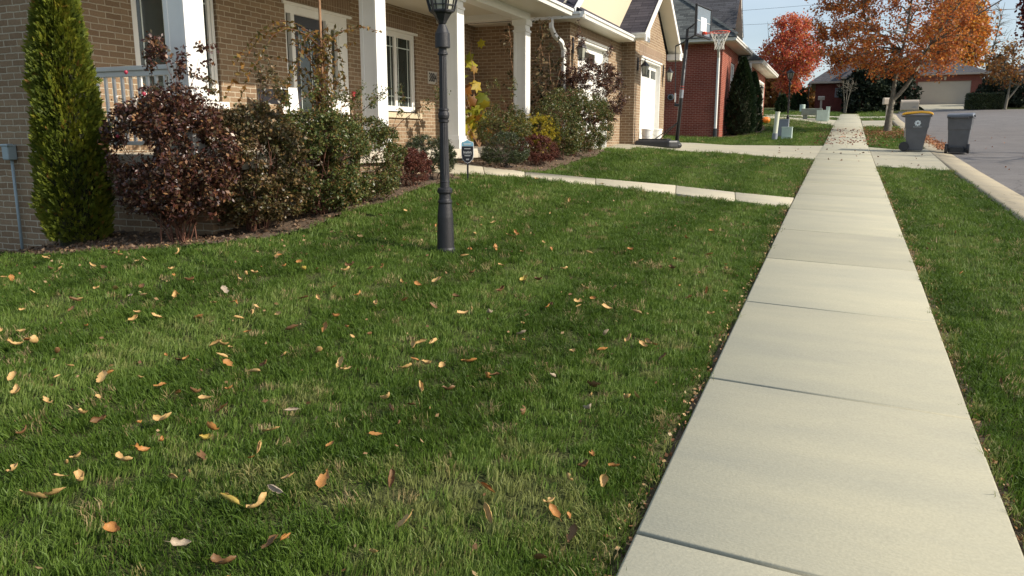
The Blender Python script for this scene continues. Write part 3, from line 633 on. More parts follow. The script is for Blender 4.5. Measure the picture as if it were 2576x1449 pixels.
# front door with side lights
d = MB()
for a, b in ((9.58, 9.63), (9.74, 9.82), (10.60, 10.68), (10.93, 11.16)): d.box(XF - .10, XF - .02, a, b, -.15, 1.91)
d.box(XF - .103, XF - .017, 9.583, 11.157, 1.80, 1.913); d.box(XF - .10, XF - .03, 10.68, 10.93, -.15, .62); d.box(XF - .10, XF - .03, 10.68, 10.93, 1.70, 1.80)
d.box(XF - .10, XF - .03, 10.68, 10.735, .62, 1.70); d.box(XF - .10, XF - .03, 10.895, 10.93, .62, 1.70); d.box(XF - .10, XF - .03, 9.63, 9.74, -.15, .62)
dfr = d.build('door_frame', M['white'], house, bevel=.005)
d = MB(); d.box(XF - .095, XF - .09, 10.735, 10.895, .62, 1.70); d.build('side_light', M['glass_dark'], dfr); d = MB(); d.box(XF - .095, XF - .09, 9.63, 9.74, .62, 1.80); d.build('side_light', M['glass_dark'], dfr)
d = MB(); d.box(XF - .09, XF - .083, 10.78, 10.792, .62, 1.70); d.box(XF - .09, XF - .083, 10.735, 10.895, 1.545, 1.56); d.box(XF - .09, XF - .083, 10.735, 10.895, .76, .775); d.build('muntin', M['muntin'], dfr)
d = MB(); d.box(XF - .12, XF - .075, 9.82, 9.96, -.14, 1.80); d.box(XF - .12, XF - .075, 10.40, 10.60, -.14, 1.80); d.box(XF - .12, XF - .075, 9.96, 10.40, 1.64, 1.80); d.box(XF - .12, XF - .075, 9.96, 10.40, -.14, .45)
dd = d.build('front_door', M['door_dark'], house, bevel=.004)
d = MB(); d.box(XF - .10, XF - .095, 9.96, 10.40, .45, 1.64); d.build('door_glass', M['glass_dark'], dd)
d = MB(); d.box(XF - .094, XF - .088, 9.96, 10.40, 1.46, 1.475); d.box(XF - .088, XF - .083, 10.26, 10.275, .45, 1.64); d.box(XF - .088, XF - .083, 9.99, 10.0, .45, 1.64); d.build('muntin', M['muntin'], dd)
d = MB(); d.box(XF - .075, XF - .06, 10.50, 10.56, .60, .80); d.box(XF - .075, XF - .06, 10.50, 10.56, .86, .95); d.tube([(XF - .02, 10.53, .35), (XF - .02, 10.53, .66)], .011); d.tube([(XF - .07, 10.53, .35), (XF - .02, 10.53, .35)], .009); d.tube([(XF - .07, 10.53, .66), (XF - .02, 10.53, .66)], .009); d.build('door_handle', M['chrome'], dd)
d = MB(); d.box(XF, XF + .04, 11.20, 11.27, .63, .77); d.build('door_bell', M['red_box'], house, bevel=.006)
# garage doors
def garage_door(xd, y0, y1, z0, z1, wins):
    g_ = MB(); g_.box(xd - .05, xd, y0, y1, z0, z1); go = g_.build('garage_door', M['garage'], house)
    f = MB()
    for (a, b) in wins:
        f.box(xd - .01, xd + .014, a - .03, b + .03, z1 - .42, z1 - .39); f.box(xd - .01, xd + .014, a - .03, b + .03, z1 - .16, z1 - .13)
        f.box(xd - .01, xd + .014, a - .03, a, z1 - .39, z1 - .16); f.box(xd - .01, xd + .014, b, b + .03, z1 - .39, z1 - .16)
    f.build('door_window_frame', M['white'], go, bevel=.003)
    p = MB()
    for (a, b) in wins: p.box(xd, xd + .004, a, b, z1 - .39, z1 - .16)
    p.build('door_window', M['glass_dark'], go)
garage_door(-5.44, 16.55, 18.85, -.25, 2.08, [(17.35, 18.15), (16.6, 17.2)])
garage_door(-5.08, 20.83, 23.15, -.15, 2.06, [(21.55, 22.30), (22.45, 23.05)])
for (x, y0, y1, z1) in ((-5.31, 16.5, 18.9, 2.12), (-4.95, 20.78, 23.2, 2.10)):
    tr = MB(); tr.box(x - .19, x - .005, y0, y0 + .05, -.3, z1); tr.box(x - .19, x - .005, y1 - .05, y1, -.3, z1); tr.box(x - .19, x - .005, y0 + .05, y1 - .05, z1 - .05, z1)
    tr.box(x, x + .03, y0 - .06, y1 + .06, z1, z1 + .045); tr.build('garage_trim', M['white'], house, bevel=.004)
# downspouts
def downspout(root, p, m='gutter'):
    s = MB(); s.tube(p, .060, 4, sy=.8); return s.build('downspout', M[m], root, bevel=.008)
downspout(house, [(-5.56, 15.50, 2.38), (-5.56, 15.50, 2.22), (-5.53, 15.60, 2.08), (-5.45, 15.82, 1.95), (-5.43, 15.905, 1.82), (-5.43, 15.905, -.25)])
# wall lanterns: back plate, arm, roofed cage with glass
def wall_lantern(root, x, y, z, sc_=1.0, n=6):
    k = MB(); k.box(x, x + .02, y - .05, y + .05, z - .02, z + .30)
    k.tube([(x + .01, y, z + .20), (x + .10, y, z + .22), (x + .19, y, z + .205)], .008, 6)
    c0 = (x + .19, y, z)
    k.lathe(c0, [(.12, .085), (.115, .10), (.045, .175), (.03, .185), (.018, .20), (.012, .225), (.02, .235), (.004, .26)], n)
    k.lathe(c0, [(.068, -.17), (.075, -.165), (.072, -.15), (.01, -.15)], n)
    for i in range(n):
        a = 2 * math.pi * i / n
        k.tube([(c0[0] + .068 * math.cos(a), c0[1] + .068 * math.sin(a), z - .16), (c0[0] + .108 * math.cos(a), c0[1] + .108 * math.sin(a), z + .09)], .006, 4)
        for fz in (-.12,):
            a2 = 2 * math.pi * (i + 1) / n; rr = .074; k.tube([(c0[0] + rr * math.cos(a), c0[1] + rr * math.sin(a), z + fz), (c0[0] + rr * math.cos(a2), c0[1] + rr * math.sin(a2), z + fz)], .004, 4)
    o = k.build('wall_lantern', M['black_metal'], root)
    gl_ = MB(); gl_.lathe(c0, [(.060, -.155), (.098, .08)], n); gl_.build('lantern_glass', M['lantern_glass'], o)
    return o
wall_lantern(house, -5.306, 16.12, 1.78); wall_lantern(house, -4.945, 20.36, 1.75); wall_lantern(house, -4.945, 23.50, 1.82)
# house number plate 3884
p = MB(); p.box(XF, XF + .012, 13.82, 14.20, 1.06, 1.30); npl = p.build('house_number', M['plate'], house, bevel=.004)
def text_obj(name, body, size, m, loc, rot, parent, ext=.002, sx=1.0, align='CENTER', ang=0):
    cu = bpy.data.curves.new(name, 'FONT'); cu.body = body; cu.size = size; cu.extrude = ext; cu.offset = .0035 if body == '3884' else 0; cu.align_x = align; cu.align_y = 'CENTER'
    tmp = bpy.data.objects.new(name + '_tmp', cu); COL.objects.link(tmp); bpy.context.view_layer.update()
    me = bpy.data.meshes.new_from_object(tmp.evaluated_get(bpy.context.evaluated_depsgraph_get())); COL.objects.unlink(tmp); bpy.data.objects.remove(tmp)
    Mx = Matrix.Translation(Vector(loc) - ORG[parent.name]) @ rot.to_matrix().to_4x4() @ Matrix.Diagonal((sx, 1, 1, 1))
    me.transform(Mx); me.materials.clear(); me.materials.append(m)
    o = bpy.data.objects.new(name, me); COL.objects.link(o); o.parent = parent; ORG[o.name] = ORG[parent.name]; return o
RX_ = Euler((R(90), 0, R(90)))          # text facing +X
text_obj('number_digits', '3884', .235, M['black_metal'], (XF + .014, 14.01, 1.18), RX_, npl, sx=.70)
# conduit and junction box on the side wall
k = MB(); k.tube([(-8.24, 5.80, -1.4), (-8.24, 5.80, -.22)], .016, 10); ko = k.build('conduit', M['conduit'], house, smooth=True)
k = MB(); k.box(-8.29, -8.19, 5.73, 5.835, -.22, -.06); k.box(-8.30, -8.18, 5.72, 5.80, -.08, -.05); k.build('junction_box', M['conduit'], ko, bevel=.012)
k = MB(); k.box(XF, XF + .02, 8.32, 8.42, .02, .16); k.build('outlet_cover', M['limestone'], house, bevel=.004)
# railing at the open end of the porch
ra = MB(); ra.box(-7.48, -5.84, 5.83, 5.90, .655, .70); ra.box(-7.48, -5.84, 5.845, 5.885, .60, .655); ra.box(-7.48, -5.84, 5.845, 5.885, -.06, -.02)
rail = ra.build('railing', M['white'], house, bevel=.006)
xb = -7.38
while xb < -5.9:
    b_ = MB(); b_.box(xb - .0125, xb + .0125, 5.852, 5.877, -.02, .60); b_.build('baluster', M['white'], rail); xb += .112

# ================================================================== porch chairs
def folding_chair(loc, rz):
    c = empty('folding_chair', loc, 'black fabric folding chair with thin steel legs on the porch', 'chair')
    c.rotation_euler.z = rz; L = Vector(loc)
    def T(x, y, z): return (L.x + x, L.y + y, L.z + z)
    f = MB()
    for sx in (-.20, .20):
        f.tube([T(sx, -.22, 0), T(sx, .12, .46), T(sx, .20, .82)], .011, 8); f.tube([T(sx * .9, .25, 0), T(sx * .9, -.16, .45)], .011, 8)
    f.build('leg_frame', M['chrome'], c, smooth=True)
    b = MB(); b.obox(T(0, .185, .72), (1, 0, 0), (0, .1, .95), (0, 1, -.1), .19, .10, .008); b.build('backrest', M['chairfab'], c)
    b = MB(); b.box(L.x - .21, L.x + .21, L.y - .2, L.y + .18, L.z + .44, L.z + .455); b.build('seat', M['chairfab'], c)
folding_chair((-7.05, 8.72, -.15), R(48))
def plastic_chair(loc, rz):
    c = empty('plastic_chair', loc, 'white moulded plastic chair beside the front door on the porch', 'chair'); c.rotation_euler.z = rz; L = Vector(loc)
    b = MB(); b.obox((L.x, L.y + .22, L.z + .64), (1, 0, 0), (0, .15, .95), (0, 1, -.15), .13, .24, .01); b.build('backrest', M['white_plastic'], c, bevel=.01)
    b = MB(); b.box(L.x - .24, L.x + .24, L.y - .22, L.y + .22, L.z + .41, L.z + .43); b.build('seat', M['white_plastic'], c, bevel=.01)
    for sx in (-.21, .21):
        for sy in (-.2, .2):
            b = MB(); b.tube([(L.x + sx * 1.1, L.y + sy * 1.1, L.z), (L.x + sx, L.y + sy, L.z + .41)], [.018, .026], 6); b.build('leg', M['white_plastic'], c)
plastic_chair((-7.15, 9.30, -.15), R(62))
# ================================================================== RED BRICK HOUSE
rh = empty('brick_house', (-4.4, 36.0, .3), 'red brick house next door with grey shingle roof and white gutters', 'house')
YR, XR, XW = 31.59, -4.39, -3.92
m = MB()
wall(m, 'y', YR, -22, XR, -.5, 3.60, [], -1)
RW = (34.15, 35.45, 1.60, 3.12)
wall(m, 'x', XR, YR, 37.4, -.5, 3.60, [RW], 1)
wall(m, 'y', 37.4, XR, XW, 0, 3.25, [], -1)
GA, GB = (38.3, 40.4, .9, 2.85), (41.2, 43.9, .9, 2.85)
wall(m, 'x', XW, 37.4, 44.6, 0, 3.25, [GA, GB], 1)
m.quad((XW, 44.6, 0), (-20, 44.6, 0), (-20, 44.6, 3.25), (XW, 44.6, 3.25))
m.build('wall', M['red_brick'], rh)
fo = window(rh, XR, 34.17, 35.43, 1.62, 3.10, 2, (.14, .16)); sill(rh, fo, XR, 34.1, 35.5, 1.62, M['white'])
for nm, g_ in (('a', GA), ('b', GB)):
    g1 = MB(); g1.box(XW - .18, XW - .12, g_[0] + .04, g_[1] - .04, g_[2], g_[3] - .04); g1.build('garage_door', M['garage'], rh)
    t = MB(); t.box(XW - .15, XW + .02, g_[0] - .01, g_[0] + .06, g_[2], g_[3]); t.box(XW - .15, XW + .02, g_[1] - .06, g_[1] + .01, g_[2], g_[3]); t.box(XW - .15, XW + .02, g_[0] + .06, g_[1] - .06, g_[3] - .06, g_[3] + .01)
    t.build('garage_trim', M['white'], rh)
s = MB(); s.box(-20, -3.92, 31.1, 31.59, 3.60, 3.62); s.box(-4.39, -3.92, 31.59, 39.6, 3.60, 3.62); s.build('soffit', M['soffit_x'], rh)
s = MB(); s.box(-4.6, -3.42, 36.55, 37.4, 3.22, 3.24); s.box(XW, -3.42, 37.4, 45.4, 3.22, 3.24); s.build('soffit', M['soffit_x'], rh)
gu = MB()
gutter_run(gu, (-20, 31.12, 3.62), (-3.87, 31.12, 3.62), (0, -1, 0), .11, .14); gutter_run(gu, (-3.92, 31.02, 3.62), (-3.92, 39.6, 3.62), (1, 0, 0), .11, .14)
gutter_run(gu, (-4.6, 36.57, 3.24), (-3.36, 36.57, 3.24), (0, -1, 0), .11, .14); gutter_run(gu, (-3.42, 36.47, 3.24), (-3.42, 45.4, 3.24), (1, 0, 0), .11, .14)
gu.build('gutter', M['gutter'], rh)
r = MB()
e0 = Vector((-3.84, 31.0, 3.77)); hp = Vector((-8.6, 35.8, 7.15))
r.slab([(-22, 31.0, 3.77), tuple(e0), tuple(hp), (-22, 35.8, 7.15)], (0, 0, -.05))
r.slab([tuple(e0), (-3.84, 39.7, 3.77), (-8.6, 39.7, 7.15), tuple(hp)], (0, 0, -.05))
r.build('roof', M['shingle_grey'], rh)
r = MB(); r.slab([(-3.34, 36.4, 3.39), (-3.34, 45.5, 3.39), (-7.0, 43.0, 5.9), (-7.0, 39.0, 5.9)], (0, 0, -.04)); r.slab([(-3.34, 36.4, 3.39), (-7.0, 39.0, 5.9), (-9, 38.0, 5.6), (-9, 36.4, 3.39)], (0, 0, -.04)); r.build('wing_roof', M['shingle_grey'], rh)
r = MB(); r.tube([e0 + Vector((0, 0, .03)), hp + Vector((0, 0, .03))], .10, 4, sy=.35); r.build('hip_cap', M['shingle_grey'], rh)
# upper gable facing the street
gb = MB(); gb.poly([(-4.62, 34.3, 4.3), (-4.62, 36.85, 4.3), (-4.62, 35.56, 5.9)]); gb.build('upper_gable', M['red_brick'], rh)
rk = MB(); rk.slab([(-4.30, 37.02, 4.20), (-4.30, 37.02, 4.42), (-4.30, 35.56, 6.22), (-4.30, 35.56, 6.0)], (-.03, 0, 0)); rk.build('rake_board', M['white'], rh)
rk = MB(); rk.quad((-4.31, 37.0, 4.22), (-4.62, 37.0, 4.22), (-4.62, 35.56, 6.0), (-4.31, 35.56, 6.0)); rk.build('rake_soffit', M['soffit'], rh)
r = MB(); r.slab([(-4.28, 37.06, 4.44), (-4.28, 35.56, 6.26), (-9, 35.56, 6.26), (-9, 37.06, 4.44)], (0, 0, -.04)); r.slab([(-4.28, 34.06, 4.44), (-4.28, 35.56, 6.26), (-9, 35.56, 6.26), (-9, 34.06, 4.44)], (0, 0, -.04)); r.build('gable_roof', M['shingle_far'], rh)
downspout(rh, [(-4.47, 31.05, 3.62), (-4.47, 31.05, 3.48), (-4.50, 31.30, 3.25), (-4.52, 31.52, 3.05), (-4.52, 31.53, .35)])
s = MB(); s.tube([(-4.52, 31.53, .40), (-4.52, 31.5, .0)], .075, 8); s.build('drain_boot', M['black_plastic'], rh)
downspout(rh, [(-3.85, 36.5, 3.24), (-3.85, 36.5, 3.1), (-3.87, 36.8, 2.95), (-3.88, 37.34, 2.75), (-3.88, 37.35, .9)])
wall_lantern(rh, XW + .003, 40.8, 2.35)
s = MB(); s.tube([(-6.28, 31.58, 1.62), (-6.28, 31.42, 1.62)], .12, 20); mt = s.build('electric_meter', M['grey_util'], rh)
s = MB(); s.tube([(-6.28, 31.42, 1.62), (-6.28, 31.37, 1.62)], [.09, .06], 20); s.build('meter_glass', M['glass_dark'], mt)

# ================================================================== BASKETBALL HOOP
def P2(dx, dy, z): return (HX + dx, HY + dy, z)
HX, HY = -3.84, 20.3; hz = Hs(HX, HY) + .02
hoop = empty('basketball_hoop', (HX, HY, hz), 'portable black basketball hoop with red rim and white net on the driveway', 'basketball hoop')
b = MB()
b.slab([(HX - 1.02, HY - .42, hz), (HX - .90, HY + .42, hz), (HX - .15, HY + .34, hz), (HX + .04, HY + .12, hz), (HX + .06, HY - .18, hz), (HX - .12, HY - .42, hz)], (0, 0, .20))
bo = b.build('base', M['black_plastic'], hoop, bevel=.05)
b = MB(); b.slab([(HX - .95, HY - .34, hz + .19), (HX - .85, HY + .34, hz + .19), (HX - .2, HY + .2, hz + .19), (HX - .2, HY - .3, hz + .19)], (0, 0, .05)); b.build('base_ridge', M['black_plastic'], bo, bevel=.03)
for dy in (-.10, .12):
    b = MB(); b.tube([(HX + .02, HY + dy - .03, hz + .07), (HX + .02, HY + dy + .03, hz + .07)], .07, 14); b.build('wheel', M['black_plastic'], hoop, smooth=True)
pt = (HX + .13, HY, 2.42)
b = MB(); b.tube([(HX - .02, HY, hz + .1), pt], .048, 12); po = b.build('pole', M['black_metal'], hoop, smooth=True)
def lerp(a, b_, t): return tuple(a[i] + (b_[i] - a[i]) * t for i in range(3))
p0 = (HX - .02, HY, hz + .1)
b = MB(); b.tube([lerp(p0, pt, .45), lerp(p0, pt, .53)], .050, 12); b.build('height_label', M['grey_util'], po)
for t_ in (.535, .56):
    b = MB(); b.tube([lerp(p0, pt, t_), lerp(p0, pt, t_ + .004)], .051, 12); b.build('red_band', M['rim'], po)
b = MB(); b.tube([(HX + .0, HY - .03, .42), (HX - .62, HY - .2, hz + .17)], .013, 6); b.tube([(HX + .0, HY + .03, .42), (HX - .55, HY + .2, hz + .17)], .013, 6); b.build('brace', M['black_metal'], hoop)
ar = MB(); pA = (HX + .14, HY, 2.68)
ar.tube([pt, pA], .040, 4); ar.tube([pA, (HX + .24, HY, 2.74), (HX + .46, HY - .02, 2.90)], .022, 4); ar.tube([(HX + .13, HY, 2.42), (HX + .50, HY - .02, 2.60)], .024, 4)
ar.tube([(HX + .13, HY, 2.40), (HX - .14, HY, 2.28)], .022, 4); ar.build('lift_arm', M['black_metal'], hoop)
b = MB(); b.tube([(HX - .14, HY, 2.28), (HX - .10, HY, 1.10)], .012, 8); b.tube([(HX - .10, HY, 1.10), (HX - .09, HY, .86)], .017, 8); ro = b.build('height_rod', M['black_metal'], hoop)
b = MB(); b.tube([(HX - .10, HY, 1.14), (HX - .095, HY, .92)], .019, 8); b.build('rod_sleeve', M['chrome'], ro)
b = MB(); b.tube([(HX - .11, HY, .85), (HX + .0, HY, .84)], .035, 8); b.build('adjuster_knob', M['black_plastic'], hoop)
# backboard, turned slightly toward the camera
BC = Vector((HX + .52, HY + .0, 2.82)); th = R(-10); nrm = Vector((math.cos(th), math.sin(th), 0)); tg = Vector((-math.sin(th), math.cos(th), 0)); up = Vector((0, 0, 1))
W2, H2 = .54, .37
b = MB()
for (cu_, cv, hu, hv) in ((0, H2 - .02, W2, .022), (0, -H2 + .03, W2, .032), (-W2 + .022, 0, .022, H2 - .045), (W2 - .022, 0, .022, H2 - .045)):
    b.obox(BC + tg * cu_ + up * cv, nrm, tg, up, .030, hu, hv)
bb = b.build('backboard_frame', M['black_plastic'], hoop, bevel=.01)
b = MB(); b.obox(BC, nrm, tg, up, .008, W2 - .04, H2 - .05); b.build('backboard', M['backboard'], bb)
b = MB(); b.obox(BC + nrm * .012 + up * -.06, nrm, tg, up, .002, .20, .16); b.obox(BC + nrm * .0145, nrm, tg, up, .002, W2 - .07, .004); b.build('board_panel_print', M['sign_white'], bb)
b = MB(); b.obox(BC - nrm * .05 + up * -.1, nrm, tg, up, .03, .06, .25); b.build('board_bracket', M['black_metal'], bb)
rc = BC + nrm * .43 + up * -.26
b = MB(); n_ = 28
b.tube([rc + Vector((math.cos(a) * .23, math.sin(a) * .23, 0)) for a in [2 * math.pi * k / n_ for k in range(n_ + 1)]], .011, 6, cap=False)
b.tube([BC + nrm * .03 - up * .28 + tg * .06, rc - nrm * .20 + tg * .08], .010, 5); b.tube([BC + nrm * .03 - up * .28 - tg * .06, rc - nrm * .20 - tg * .08], .010, 5)
b.obox(BC + nrm * .05 - up * .26, nrm, tg, up, .03, .08, .03)
rim = b.build('rim', M['rim'], hoop)
b = MB(); ns = 12
def ring(i, k):
    zz = [0, -.10, -.18, -.25, -.32, -.40][i]; rr = [.225, .185, .145, .115, .105, .12][i]; a = 2 * math.pi * (k + .5 * (i % 2)) / ns
    return rc + Vector((rr * math.cos(a), rr * math.sin(a), zz - .01))
for i in range(5):
    for k in range(ns):
        b.tube([ring(i, k), ring(i + 1, k)], .0045, 3, cap=False); b.tube([ring(i, k), ring(i + 1, k + (-1 if i % 2 == 0 else 1))], .0045, 3, cap=False)
b.build('net', M['net'], rim)

# ================================================================== BUCKETS
def bucket(loc, rz, label):
    o = empty('bucket', loc, label, 'bucket', 'white buckets at the garage door'); L = Vector(loc); Q = Matrix.Rotation(rz, 3, 'Z')
    b = MB(); b.lathe(loc, [(.125, 0), (.133, .01), (.148, .30), (.152, .355), (.135, .356)], 28); b.build('body', M['bucket'], o, smooth=False)
    b = MB(); b.lathe(loc, [(.158, .335), (.162, .34), (.162, .375), (.15, .385), (.14, .378)], 28); b.build('lid', M['bucket'], o)
    b = MB(); b.tube([L + Q @ Vector((math.cos(t) * .165, -.012 - .16 * math.sin(t), .30 - .13 * math.sin(t) * (1 if True else 0))) for t in np.linspace(0, math.pi, 13)], .0035, 5); b.build('handle', M['grey_util'], o)
bucket((-4.76, 20.88, Hs(-4.76, 20.9) + .012), R(12), 'white plastic bucket with a lid nearest the brick corner')
bucket((-4.74, 21.95, Hs(-4.74, 21.95) + .03), R(35), 'taller-standing white plastic bucket with a lid beside the bare garage door')

# ================================================================== FRONT LAMP POST
def lamp_post(loc, hgt, label, ms='post_metal', lant=1.0, n=8, simple=False):
    o = empty('lamp_post', loc, label, 'lamp post', 'black lamp posts along the front lawns'); h = hgt
    b = MB(); prof = [(.100, -.05), (.100, .02), (.091, .035), (.084, .30), (.071, .40 * 1), (.069, .415), (.075, .42), (.077, .43), (.075, .44), (.066, .445), (.062, .46), (.060, .50), (.074, .505), (.078, .515), (.078, .54), (.070, .548), (.052, .555), (.050, .60), (.056, .605), (.050, .612), (.049, .62)]
    if simple: prof = [(.11, -.05), (.10, .05), (.075, .42), (.085, .44), (.06, .5), (.045, .55)]
    prof = [(a_ * .82, b_) for a_, b_ in prof]; b.lathe(loc, prof, 32, 0); b.build('base', M[ms], o, smooth=False)
    c = MB(); c.lathe(loc, [(.041, .60), (.041, .66)], 32)
    c.lathe(loc, [(.041, .66), (.038, .95 * 1), (.036, 1.10)], 48, flute=12, fd=.07)
    c.lathe(loc, [(.036, 1.10), (.044, 1.105), (.044, 1.12), (.038, 1.125), (.045, 1.14), (.048, 1.16), (.045, 1.18), (.038, 1.195), (.044, 1.20), (.043, 1.215), (.035, 1.22)], 28)
    c.lathe(loc, [(.035, 1.22), (.032, h - .33)], 48, flute=12, fd=.09)
    c.lathe(loc, [(.034, h - .33), (.043, h - .325), (.042, h - .31), (.034, h - .305), (.033, h - .26)], 24); c.build('pole', M[ms], o)
    d = MB(); d.lathe(loc, [(.030, h - .27), (.062, h - .27), (.063, h - .262), (.061, h - .155), (.057, h - .15), (.030, h - .085), (.022, h - .08)], 28); d.build('collar', M[ms], o, smooth=False)
    # hexagonal tapering lantern
    L = Vector(loc); nn = 6; z0 = h - .08; s = lant
    k = MB(); k.lathe((loc[0], loc[1], loc[2] + z0), [(.028, 0), (.034, .004), (.040, .02 * s), (.075 * s, .075 * s), (.083 * s, .082 * s), (.098 * s, .088 * s), (.100 * s, .095 * s), (.10 * s, .105 * s), (.02, .11 * s)], nn, phase=.25)
    zb, zt, rb, rt = z0 + .10 * s, z0 + .36 * s, .100 * s, .168 * s
    def cpt(i, f, off=0): a = 2 * math.pi * (i + .25 + off) / nn; rr = (rb + (rt - rb) * f); return L + Vector((rr * math.cos(a), rr * math.sin(a), zb + (zt - zb) * f))
    def fpt(i, q, f): return cpt(i, f) * (1 - q) + cpt(i + 1, f) * q
    for i in range(nn):
        k.tube([cpt(i, 0), cpt(i, 1)], .009, 5)
        for q in (.24, .76): k.tube([fpt(i, q, 0), fpt(i, q, 1)], .005, 4)
        for f in (0.01, .17, 1): k.tube([cpt(i, f), cpt(i + 1, f)], .007 if f != .17 else .005, 4)
    k.lathe((loc[0], loc[1], loc[2] + zt), [(rt * 1.10, 0), (rt * 1.12, .012), (rt * .8, .07 * s), (rt * .35, .12 * s), (.05, .13 * s), (.045, .15 * s), (.02, .17 * s), (.03, .19 * s), (.005, .22 * s)], nn, phase=.25)
    ko = k.build('lantern', M[ms], o)
    g_ = MB(); g_.lathe((loc[0], loc[1], loc[2] + zb + .003), [(rb * .95, 0), (rt * .95, zt - zb - .01)], nn, phase=.25); g_.build('lantern_glass', M['lantern_glass'], ko)
    return o
lamp_post((-3.12, 6.02, Hs(-3.12, 6.02)), 1.98, 'tall black fluted lamp post standing in the front lawn')
lamp_post((-2.30, 38.49, Hs(-2.3, 38.49)), 2.12, 'black lamp post in the lawn of the red brick house', simple=True)
lamp_post((-2.97, 77.8, Hs(-2.97, 77.8)), 2.05, 'distant black lamp post beside the dark brick house', simple=True)

# ================================================================== YARD SIGN
SX, SY = -4.59, 9.53; sz = Hs(SX, SY)
sg = empty('yard_sign', (SX, SY, sz), 'small black and light blue shield-shaped security yard sign beside the entry walk', 'sign'); sg_rot = R(14)
u = Vector((math.cos(sg_rot), math.sin(sg_rot), 0)); nn_ = Vector((math.sin(sg_rot), -math.cos(sg_rot), 0)); c0 = Vector((SX, SY, sz))
b = MB(); b.obox(c0 + up * .16, u, nn_, up, .016, .005, .21); b.build('stake', M['black_plastic'], sg)
sh = [(-.115, .62), (-.108, .655), (-.055, .668), (0, .695), (.055, .668), (.108, .655), (.115, .62), (.115, .44), (.098, .375), (.05, .325), (0, .305), (-.05, .325), (-.098, .375), (-.115, .44)]
def shp(k, d, z0=None, z1=None): return [c0 + u * (x * k) + up * ((z - .5) * k + .5) + nn_ * d for x, z in sh]
b = MB(); b.slab(shp(1, .006), -nn_ * .006); pl = b.build('plate', M['sign_white'], sg)
b = MB(); b.slab([c0 + u * x + up * z + nn_ * .0075 for x, z in [(-.107, .585), (.107, .585), (.107, .44), (.092, .38), (.047, .332), (0, .313), (-.047, .332), (-.092, .38), (-.107, .44)]], -nn_ * .001); b.build('black_field', M['sign_black'], pl)
b = MB(); b.slab([c0 + u * x + up * z + nn_ * .0075 for x, z in [(-.107, .59), (-.107, .62), (-.10, .648), (-.053, .66), (0, .686), (.053, .66), (.10, .648), (.107, .62), (.107, .59)]], -nn_ * .001); b.build('blue_band', M['sign_blue'], pl)
srot = Matrix((u, up, nn_)).transposed().to_euler()
text_obj('brand_print', 'SimpliSafe', .043, M['sign_white'], c0 + up * .49 + nn_ * .009, srot, pl, ext=.0006, sx=.92)
for (z, hw, hh) in ((.46, .085, .002), (.625, .075, .006), (.61, .06, .003), (.545, .06, .004), (.43, .055, .004), (.375, .03, .003), (.362, .025, .003)):
    b = MB(); b.obox(c0 + up * z + nn_ * .0085, u, nn_, up, hw, .0006, hh); b.build('small_print', M['sign_white'], pl)

for o_ in [sg]: o_.scale = (.72, .8, .80)

